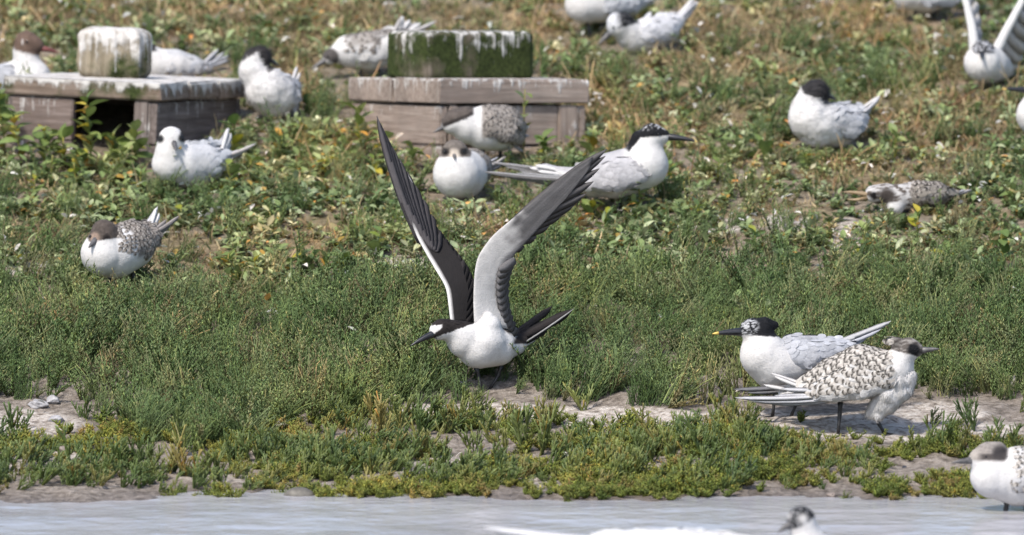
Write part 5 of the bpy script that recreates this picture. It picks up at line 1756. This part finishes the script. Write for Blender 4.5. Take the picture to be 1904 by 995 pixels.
def down_feather(seed):
    b = PB(seed)
    r = b.r
    for k in range(r.integers(1, 4)):
        a = r.uniform(0, 6.283)
        b.leaf((r.uniform(-.006, .006), r.uniform(-.006, .006), 0.006), (math.cos(a), math.sin(a), r.uniform(0.0, 0.8)), r.uniform(0.008, 0.022), r.uniform(0.004, 0.009), np.array((1, 1, 1)) * r.uniform(0.8, 1.1), 0.5, 0.4)
    return b

M_SEA = plant_mat('seablite_green', [(0.0, (0.075, 0.123, 0.042)), (0.35, (0.109, 0.171, 0.060)), (0.7, (0.150, 0.208, 0.086)), (0.9, (0.212, 0.232, 0.115)), (1.0, (0.195, 0.165, 0.090))], 0.55, 0.2)
M_GLA = plant_mat('glasswort_green', [(0.0, (0.065, 0.102, 0.031)), (0.4, (0.102, 0.144, 0.046)), (0.75, (0.150, 0.181, 0.055)), (1.0, (0.210, 0.184, 0.064))], 0.4, 0.15)
M_MAT = plant_mat('shore_herb_yellow_green', [(0.0, (0.085, 0.120, 0.024)), (0.5, (0.145, 0.175, 0.034)), (0.88, (0.200, 0.205, 0.050)), (1.0, (0.20, 0.150, 0.055))], 0.45, 0.22)
M_PUR = plant_mat('leafy_herb_green', [(0.0, (0.107, 0.156, 0.058)), (0.3, (0.164, 0.218, 0.085)), (0.6, (0.238, 0.291, 0.148)), (0.85, (0.329, 0.363, 0.217)), (1.0, (0.272, 0.225, 0.103))], 0.5, 0.25)
M_STR = plant_mat('dry_straw', [(0.0, (0.175, 0.125, 0.065)), (0.4, (0.310, 0.237, 0.134)), (0.8, (0.450, 0.364, 0.226)), (1.0, (0.257, 0.151, 0.079))], 0.8, 0.2)
M_FEA = plant_mat('white_down', [(0.0, (0.52, 0.51, 0.49)), (1.0, (0.74, 0.73, 0.72))], 0.85, 0.3)

# ------------------------------------------------------------------ where plants may stand: clear of birds' legs and boxes
KEEP = [(822, 978, 690, 726), (872, 945, 716, 722), (1366, 1720, 764, 806), (1420, 1680, 796, 802), (150, 292, 519, 541), (282, 432, 326, 352), (445, 560, 213, 222),
        (822, 975, 284, 312), (797, 908, 366, 374), (1062, 1246, 360, 396), (1050, 1200, 50, 72), (1120, 1266, 90, 98), (1466, 1616, 268, 278), (1790, 1896, 150, 166),
        (1884, 2000, 248, 262), (1660, 1792, 22, 40), (1560, 1780, 358, 392), (-60, 130, 276, 300), (130, 300, 284, 304), (300, 460, 286, 300), (660, 815, 262, 296), (815, 1090, 276, 298), (-80, 110, 120, 172), (260, 420, 128, 140), (580, 760, 128, 146)]

def in_box(x, y):
    r = np.zeros(len(x), bool)
    for root, x0, x1, y0, y1 in BOXES:
        a = root.rotation_euler[2]
        dx, dy = x - root.location.x, y - root.location.y
        lx, ly = dx * math.cos(a) + dy * math.sin(a), -dx * math.sin(a) + dy * math.cos(a)
        r |= (lx > x0) & (lx < x1) & (ly > y0) & (ly < y1)
    return r

def scatter(name, label, protos, n, dens, hgt, yr, mat=None, scale=(0.7, 1.25), xr=2.0, lean=0.25, bias=0.0, zmin=-0.004, sink=0.004, kind='stuff', cat='plants', respect=True):
    x, y = rng.uniform(-xr, xr, n), rng.uniform(yr[0], yr[1], n)
    z = height(x, y)
    px, py = project(np.stack([x, y, z], 1))
    keep = (rng.random(n) < dens(px, py, x, y)) & ~in_box(x, y) & (z > zmin)
    sc = rng.uniform(scale[0], scale[1], n) * (0.72 + 0.56 * fbm(x * 3.1, y * 2.4, 40.0, 3))
    if respect:
        hp = hgt * sc * PPM * 0.9
        for x0, x1, yb, fr in KEEP:
            m = (px > x0 - 8) & (px < x1 + 8) & (py > fr - 14) & (py - hp < yb)
            lim = np.clip((py - yb) / (hgt * PPM * 0.9), 0.0, 9)
            sc = np.where(m, np.minimum(sc, lim), sc)
    keep &= sc > 0.22
    x, y, z, sc = x[keep], y[keep], z[keep], sc[keep]
    me = bpy.data.meshes.new(name)
    me.from_pydata(np.stack([x, y, z - sink], 1).tolist(), [], [])
    k = len(x)
    at = me.attributes.new('rot', 'FLOAT_VECTOR', 'POINT')
    rot = np.array([(Euler((rng.normal(0, lean), rng.normal(bias, lean), 0)).to_matrix() @ Matrix.Rotation(rng.uniform(0, 6.283), 3, 'Z')).to_euler()[:] for _ in range(k)])
    at.data.foreach_set('vector', rot.astype(np.float32).ravel())
    at = me.attributes.new('scl', 'FLOAT', 'POINT')
    at.data.foreach_set('value', sc.astype(np.float32))
    at = me.attributes.new('pick', 'INT', 'POINT')
    at.data.foreach_set('value', rng.integers(0, len(protos), k).astype(np.int32))
    o = link(bpy.data.objects.new(name, me))
    tag(o, label, cat, None, kind)
    col = bpy.data.collections.new(name + '_kinds')
    for i, md in enumerate(protos):
        col.objects.link(bpy.data.objects.new(name + '_sprig', md))
    ng = bpy.data.node_groups.new(name + '_scatter', 'GeometryNodeTree')
    ng.interface.new_socket('Geometry', in_out='INPUT', socket_type='NodeSocketGeometry')
    ng.interface.new_socket('Geometry', in_out='OUTPUT', socket_type='NodeSocketGeometry')
    N, L = ng.nodes, ng.links
    gi, go = N.new('NodeGroupInput'), N.new('NodeGroupOutput')
    ip = N.new('GeometryNodeInstanceOnPoints')
    ci = N.new('GeometryNodeCollectionInfo')
    ci.inputs['Collection'].default_value = col
    ci.inputs['Separate Children'].default_value = True
    ci.inputs['Reset Children'].default_value = True
    ip.inputs['Pick Instance'].default_value = True
    def named(nm, ty):
        q = N.new('GeometryNodeInputNamedAttribute')
        q.data_type = ty
        q.inputs['Name'].default_value = nm
        return q.outputs['Attribute']
    L.new(gi.outputs[0], ip.inputs['Points'])
    L.new(ci.outputs[0], ip.inputs['Instance'])
    L.new(named('pick', 'INT'), ip.inputs['Instance Index'])
    L.new(named('rot', 'FLOAT_VECTOR'), ip.inputs['Rotation'])
    L.new(named('scl', 'FLOAT'), ip.inputs['Scale'])
    L.new(ip.outputs[0], go.inputs[0])
    md = o.modifiers.new('scatter', 'NODES')
    md.node_group = ng
    return o

def band(v, a, b, c, d):
    return sstep(a, b, v) * (1 - sstep(c, d, v))

def wob(x, y, f=3.0, a=60.0, s=0.0):
    return a * (fbm(x * f, y * f * 0.7, s, 3) - 0.5)

def d_sea(px, py, x, y):
    b, st, ch = zones(px, py, x, y)
    q = py + wob(x, y, 3.2, 110, 1.0)
    lo = 742 + 100 * np.clip(blob(px, py, 370, 780, 190, 120), 0, 1) * 1.2 + 40 * np.clip(blob(px, py, 640, 780, 120, 80), 0, 1)
    lo = lo + 25 * blob(px, py, 1230, 720, 200, 60)
    low = 1 - sstep(lo - 12, lo + 8, py + wob(x, y, 9, 16, 3.0))
    base = sstep(500, 580, q) * low
    base = np.maximum(base, 0.10 * band(py, 60, 140, 520, 560) * (1 - 0.7 * st))
    return base * (1 - 0.55 * sstep(0.56, 0.68, fbm(x * 5, y * 4, 6.0, 3))) * (1 - 0.93 * b * sstep(715, 740, py)) * (1 - 0.8 * ch)

def d_pur(px, py, x, y):
    b, st, ch = zones(px, py, x, y)
    q = py + wob(x, y, 3.2, 110, 1.0)
    n = fbm(x * 4, y * 3, 12.0, 4)
    base = 1 - sstep(525, 605, q)
    base = base * (0.25 + 0.75 * sstep(0.36, 0.56, n)) * (1 - 0.80 * st) * (1 - 0.85 * ch)
    return base * (0.40 + 0.60 * sstep(170, 320, py))

def d_str(px, py, x, y):
    b, st, ch = zones(px, py, x, y)
    return (1 - sstep(500, 600, py)) * np.clip(0.34 + 0.7 * st, 0, 1) * (0.45 + 0.55 * (1 - sstep(260, 420, py))) * (1 - 0.5 * ch)

def d_mat(px, py, x, y):
    b, st, ch = zones(px, py, x, y)
    n = fbm(x * 4.5, y * 6, 21.0, 4)
    return band(py, 760, 815, 918, 938) * sstep(0.43, 0.56, n + 0.10 * (fbm(x * 14, y * 14, 2.0, 2) - 0.5)) * (1 - 0.9 * b) * (0.6 + 0.4 * sstep(820, 870, py))

def d_gla(px, py, x, y):
    b, st, ch = zones(px, py, x, y)
    n = fbm(x * 4.5, y * 6, 33.0, 4)
    return band(py, 755, 800, 900, 922) * sstep(0.42, 0.56, n) * (1 - 0.72 * b)

def d_fea(px, py, x, y):
    b, st, ch = zones(px, py, x, y)
    return np.clip(0.13 + 0.8 * ch + 0.15 * st, 0, 1) * (1 - sstep(520, 800, py) * 0.8)

def strands(seed, hgt=0.075, n=26):
    b = PB(seed)
    r = b.r
    for k in range(n):
        a = r.uniform(0, 6.283)
        le = r.uniform(0.0, 0.45)
        L = hgt * r.uniform(0.45, 1.15)
        d = np.array([math.cos(a) * le, math.sin(a) * le, 1.0])
        d /= np.linalg.norm(d)
        p = np.array([r.uniform(-.016, .016), r.uniform(-.016, .016), 0])
        c = np.array((1, 1, 1)) * r.uniform(0.7, 1.35)
        if r.random() < 0.12: c = c * np.array((1.7, 1.45, 1.3))
        pts = [p + d * L * t + np.array([0.2, 0.0, -0.12]) * L * t * t for t in (0, 0.4, 0.75, 1)]
        b.stem(pts, 0.0011, 0.0004, c, 3)
        for i in range(4):
            t = r.uniform(0.3, 0.95)
            an = r.uniform(0, 6.283)
            b.spindle(p + d * L * t, np.array([math.cos(an) * 0.8, math.sin(an) * 0.8, 1.0]), r.uniform(0.007, 0.013), 0.0018, c * 1.1)
    return b
SEA = [strands(150 + i, 0.075 + 0.01 * (i % 2)).data('seablite_strands', M_SEA) for i in range(5)] + [seablite(100 + i, 0.072 + 0.008 * (i % 3), 6).data('seablite_sprig', M_SEA) for i in range(6)]
MATP = [seablite(200 + i, 0.026, 6, 1.2).data('shore_herb_sprig', M_MAT) for i in range(4)]
GLA = [glasswort(300 + i, 0.05 + 0.006 * i, 4 + i % 3).data('glasswort_sprig', M_GLA) for i in range(6)]
PUR = [purslane(400 + i, 0.040, 4, 0.024).data('purslane_sprig', M_PUR) for i in range(7)]
PUS = [purslane(450 + i, 0.022, 4, 0.015, 0.55).data('small_herb_sprig', M_PUR) for i in range(5)]
STR = [straw_tuft(500 + i).data('straw_tuft', M_STR) for i in range(6)]
FEA = [down_feather(600 + i).data('down', M_FEA) for i in range(8)]

scatter('seablite_cover', 'dense dark green needle-leaved herb covering the lower bank', SEA, 24000, d_sea, 0.075, (0.25, 4.5), bias=0.22, scale=(0.55, 1.3))
scatter('purslane_cover', 'grey-green broad-leaved herb carpeting the upper bank', PUR, 21000, d_pur, 0.045, (1.3, 6.6), scale=(0.5, 1.2))
scatter('small_herb_cover', 'low small-leaved herb between the straw of the upper bank', PUS, 16000, lambda a, b, c, d: np.clip(d_pur(a, b, c, d) + 0.25 * (b < 420), 0, 1), 0.024, (1.3, 6.6))
scatter('dry_grass_cover', 'tan dry grass and straw lying on the upper bank', STR, 38000, d_str, 0.03, (1.3, 6.6), scale=(0.6, 1.4), lean=0.5, cat='grass')
scatter('shore_herb_cover', 'yellow-green creeping herb in low mats along the shoreline', MATP, 16000, d_mat, 0.026, (-0.2, 1.1), lean=0.4, zmin=-0.014)
scatter('glasswort_cover', 'short jointed glasswort thickening the edge of the mud', GLA, 7000, d_gla, 0.055, (0.05, 1.1), scale=(0.35, 0.95), bias=0.3)
scatter('down_feathers', 'small white down feathers scattered over the herbs', FEA, 12000, d_fea, 0.01, (0.4, 6.0), scale=(0.5, 1.5), lean=0.3, sink=-0.016, cat='feathers', respect=False)

# ------------------------------------------------------------------ glasswort plants standing apart on the pale mud
GT = [glasswort(700 + i, 0.072 + 0.008 * (i % 4), 3 + i % 3, 0.45).data('glasswort_plant', M_GLA) for i in range(8)]
MARKS = [((900, 800), 'in front of the wing-lifting tern'), ((1150, 840), 'on the pale crust midway between wing-lifting and striding terns'), ((1410, 840), 'in front of the adult tern with the shaggy crest'),
         ((1600, 850), 'in front of the striding young tern'), ((1850, 830), 'behind the young tern standing in water'), ((556, 900), 'behind the smooth oval pebble at the water edge'), ((56, 860), 'beside the dark slate-coloured stone'),
         ((170, 880), 'on bare mud near the low brown stone'), ((320, 870), 'below the needle-leaved herb thicket that reaches lowest'), ((700, 840), 'at the broken end of the pale crust'), ((470, 860), 'below the rough grey stone')]
def mark(px, py):
    return min(MARKS, key=lambda m: (m[0][0] - px) ** 2 + (m[0][1] - py) ** 2)[1]
spots = [(640, 800), (668, 826), (700, 820), (735, 812), (742, 842), (790, 850), (720, 862), (878, 842), (905, 858), (940, 846), (975, 838), (1000, 846), (1040, 852), (1070, 826), (1095, 838),
         (1075, 868), (1120, 870), (1168, 870), (1200, 862), (1240, 846), (1262, 858), (1290, 842), (1312, 850), (1385, 838), (1420, 850), (1460, 852), (1510, 850), (1350, 860), (1560, 866),
         (1600, 868), (1710, 846), (1745, 838), (1780, 850), (1830, 842), (1868, 834), (1895, 848), (30, 812), (14, 880), (140, 880), (165, 876), (190, 886), (230, 868), (270, 872), (310, 880),
         (350, 884), (395, 880), (430, 862), (470, 858), (505, 868), (560, 866), (598, 862), (340, 846), (845, 806), (1010, 800), (1390, 800), (1810, 800)]
for i, (px, py) in enumerate(spots):
    o = link(bpy.data.objects.new('glasswort_plant', GT[i % len(GT)]))
    A = ground_at(px, py)
    o.location = A - np.array([0, 0, 0.004])
    s = rng.uniform(0.75, 1.15)
    for x0, x1, yb, fr in KEEP:
        if x0 - 8 < px < x1 + 8 and py > fr:
            s = min(s, max(0.3, (py - yb) / (0.085 * PPM)))
    o.scale = (s, s, s)
    o.rotation_euler = (rng.normal(0, 0.08), rng.normal(0, 0.08), rng.uniform(0, 6.28))
    tag(o, ('tall ' if s > 1.0 else 'short ' if s < 0.82 else '') + 'jointed glasswort plant ' + mark(px, py), 'plant', 'glasswort plants standing on the mud')

# ------------------------------------------------------------------ taller leafy plants one can pick out, each leaf its own part
def leaf_mesh(seed, tint, L, W):
    b = PB(seed)
    b.leaf((0, 0, 0), (0, 1, 0.15), L, W, tint, 0.3, 0.25)
    return b.data('leaf', M_ORA)
M_ORA = plant_mat('orache_leaf', [(0.0, (0.113, 0.171, 0.048)), (0.5, (0.157, 0.215, 0.069)), (1.0, (0.220, 0.259, 0.109))], 0.5, 0.3)
LEAVES = [leaf_mesh(800 + i, c, l, w) for i, (c, l, w) in enumerate([((1, 1, 1), .030, .018), ((0.8, 0.85, 0.8), .034, .020), ((1.3, 1.25, 1.4), .028, .015), ((1.15, 1.1, 0.8), .024, .015), ((1.9, 1.35, 0.5), .028, .017), ((2.0, 0.95, 0.5), .024, .014)])]
def orache(label, px, py, hpx, n, lean=(0, 0), group=None, seed=0, big=1.0):
    r = np.random.default_rng(seed + 900)
    A = ground_at(px, py)
    root = link(bpy.data.objects.new('orache_plant', None))
    root.location = A
    tag(root, label, 'plant', group)
    H = hpx / PPM * 1.1
    top = np.array([lean[0] * H, lean[1] * H, H])
    b = PB(seed)
    b.stem([(0, 0, -0.01), top * 0.3 + np.array([0.004, 0, 0]), top * 0.65, top], 0.0022, 0.0012, (1.3, 1.0, 0.7), 5)
    link(bpy.data.objects.new('stem', b.data('stem', M_ORA)), root)
    for i in range(n):
        t = 0.15 + 0.85 * (i + 0.5) / n
        lf = link(bpy.data.objects.new('leaf', LEAVES[int(r.choice(6, p=[.3, .25, .2, .1, .1, .05]))]), root)
        lf.location = top * t + np.array([0.003 * (1 - t), 0, 0])
        lf.rotation_euler = (r.uniform(-0.3, 1.1), r.uniform(-0.5, 0.5), i * 2.4 + r.uniform(-0.5, 0.5))
        s = r.uniform(0.8, 1.35) * (1.15 - 0.35 * t) * big
        lf.scale = (s, s, s)
orache('tall leafy orache with yellowing leaves in front of the dark box opening', 168, 306, 118, 19, (-0.05, -0.15), None, 1, 1.35)
orache('short leafy plant at the foot of the dark opening', 205, 308, 58, 12, (0.1, -0.1), None, 2, 1.3)
orache('leafy sprig in front of the box post beside the peering tern', 248, 312, 66, 13, (0.05, -0.1), None, 3, 1.3)
orache('leafy sprig hiding the breast of the peering tern', 318, 362, 92, 14, (0.12, 0.0), None, 4)
orache('leafy plant with an orange leaf before the left end of the opening box', 40, 312, 96, 16, (-0.15, -0.1), None, 5, 1.4)
orache('dark green bushy plant at the far end of the opening box', 8, 290, 118, 22, (-0.1, 0), None, 6, 1.4)
orache('broad-leaved plant below the breast of the profile tern', 1186, 402, 66, 11, (0.05, 0), None, 7)
orache('yellow-leaved plant below the belly of the profile tern', 1098, 412, 38, 8, (0.1, 0), None, 8)
orache('leafy shoot rising against the lid of the closed box', 970, 296, 122, 8, (0.05, 0.05), None, 9)
orache('leafy plant against the left face of the closed box', 672, 300, 96, 16, (-0.1, 0), None, 10, 1.3)
orache('bushy plant at the foot of the closed box, in front of its near corner', 765, 318, 50, 10, (0, 0), None, 11)
orache('leafy plant with pale leaves before the left boards of the opening box', 78, 314, 76, 15, (0.1, -0.1), None, 21, 1.35)
orache('low leafy plant between the tall orache and the left boards', 118, 314, 56, 13, (0, -0.1), None, 22, 1.35)
orache('wide low leafy plant in front of the tall yellowing orache', 150, 326, 46, 13, (0, -0.1), None, 23, 1.4)
orache('leafy plant with a grey-green crown just before the dark opening', 228, 322, 44, 12, (0, -0.1), None, 24, 1.3)
orache('leafy plant rising beside the dark side wall of the opening box', 430, 300, 66, 13, (0.1, 0), None, 25, 1.2)
orache('tangled leafy plant before the closed side of the second box', 712, 312, 60, 14, (0.1, 0), None, 26, 1.25)
orache('leafy plant at the outer corner of the closed box', 1098, 300, 54, 12, (0.1, 0), None, 27, 1.2)
orache('leafy plant between the dozing tern and the closed box post', 1010, 304, 46, 11, (0, 0), None, 28, 1.2)
orache('dark clump with yellow leaves at the outer edge of the herb carpet', 1862, 512, 90, 15, (0, 0), None, 12)
OM = [((520, 290), 'beside the ruffled tern next to the box lid'), ((650, 330), 'off the left face of the closed box'), ((130, 345), 'in front of the box with the opening'), ((450, 340), 'behind the peering tern'),
      ((330, 430), 'behind the plump brown-capped young tern'), ((530, 510), 'at the upper edge of the needle-leaved thicket'), ((690, 490), 'behind the dark raised wing'), ((1080, 430), 'below the profile tern'),
      ((1290, 350), 'in front of the bill of the profile tern'), ((1400, 450), 'beside the patch of white droppings'), ((1460, 310), 'in front of the tern with upright crest'), ((1680, 460), 'in front of the young tern lying flat'),
      ((1840, 400), 'behind the tail of the young tern lying flat'), ((980, 520), 'behind the pale raised wing'), ((60, 380), 'just behind the strip of brown dry grass')]
def omark(px, py):
    return 'broad-leaved orache plant ' + min(OM, key=lambda m: (m[0][0] - px) ** 2 + (m[0][1] - py) ** 2)[1]
k = 0
for px, py in [(600, 520), (560, 505), (640, 510), (420, 515), (480, 520), (700, 480), (980, 520), (1290, 420), (1400, 470), (1240, 360), (1330, 340), (90, 340), (140, 350), (210, 350), (260, 365), (520, 300),
               (560, 270), (600, 330), (690, 340), (470, 330), (430, 350), (1120, 440), (1040, 420), (1600, 480), (1700, 450), (1760, 500), (1500, 320), (1420, 300), (1880, 380), (1660, 300), (60, 380), (340, 420)]:
    orache(omark(px, py), px, py, float(rng.uniform(30, 52)), 9, (rng.uniform(-.2, .2), rng.uniform(-.2, .2)), 'orache plants above the carpet', 40 + k)
    k += 1
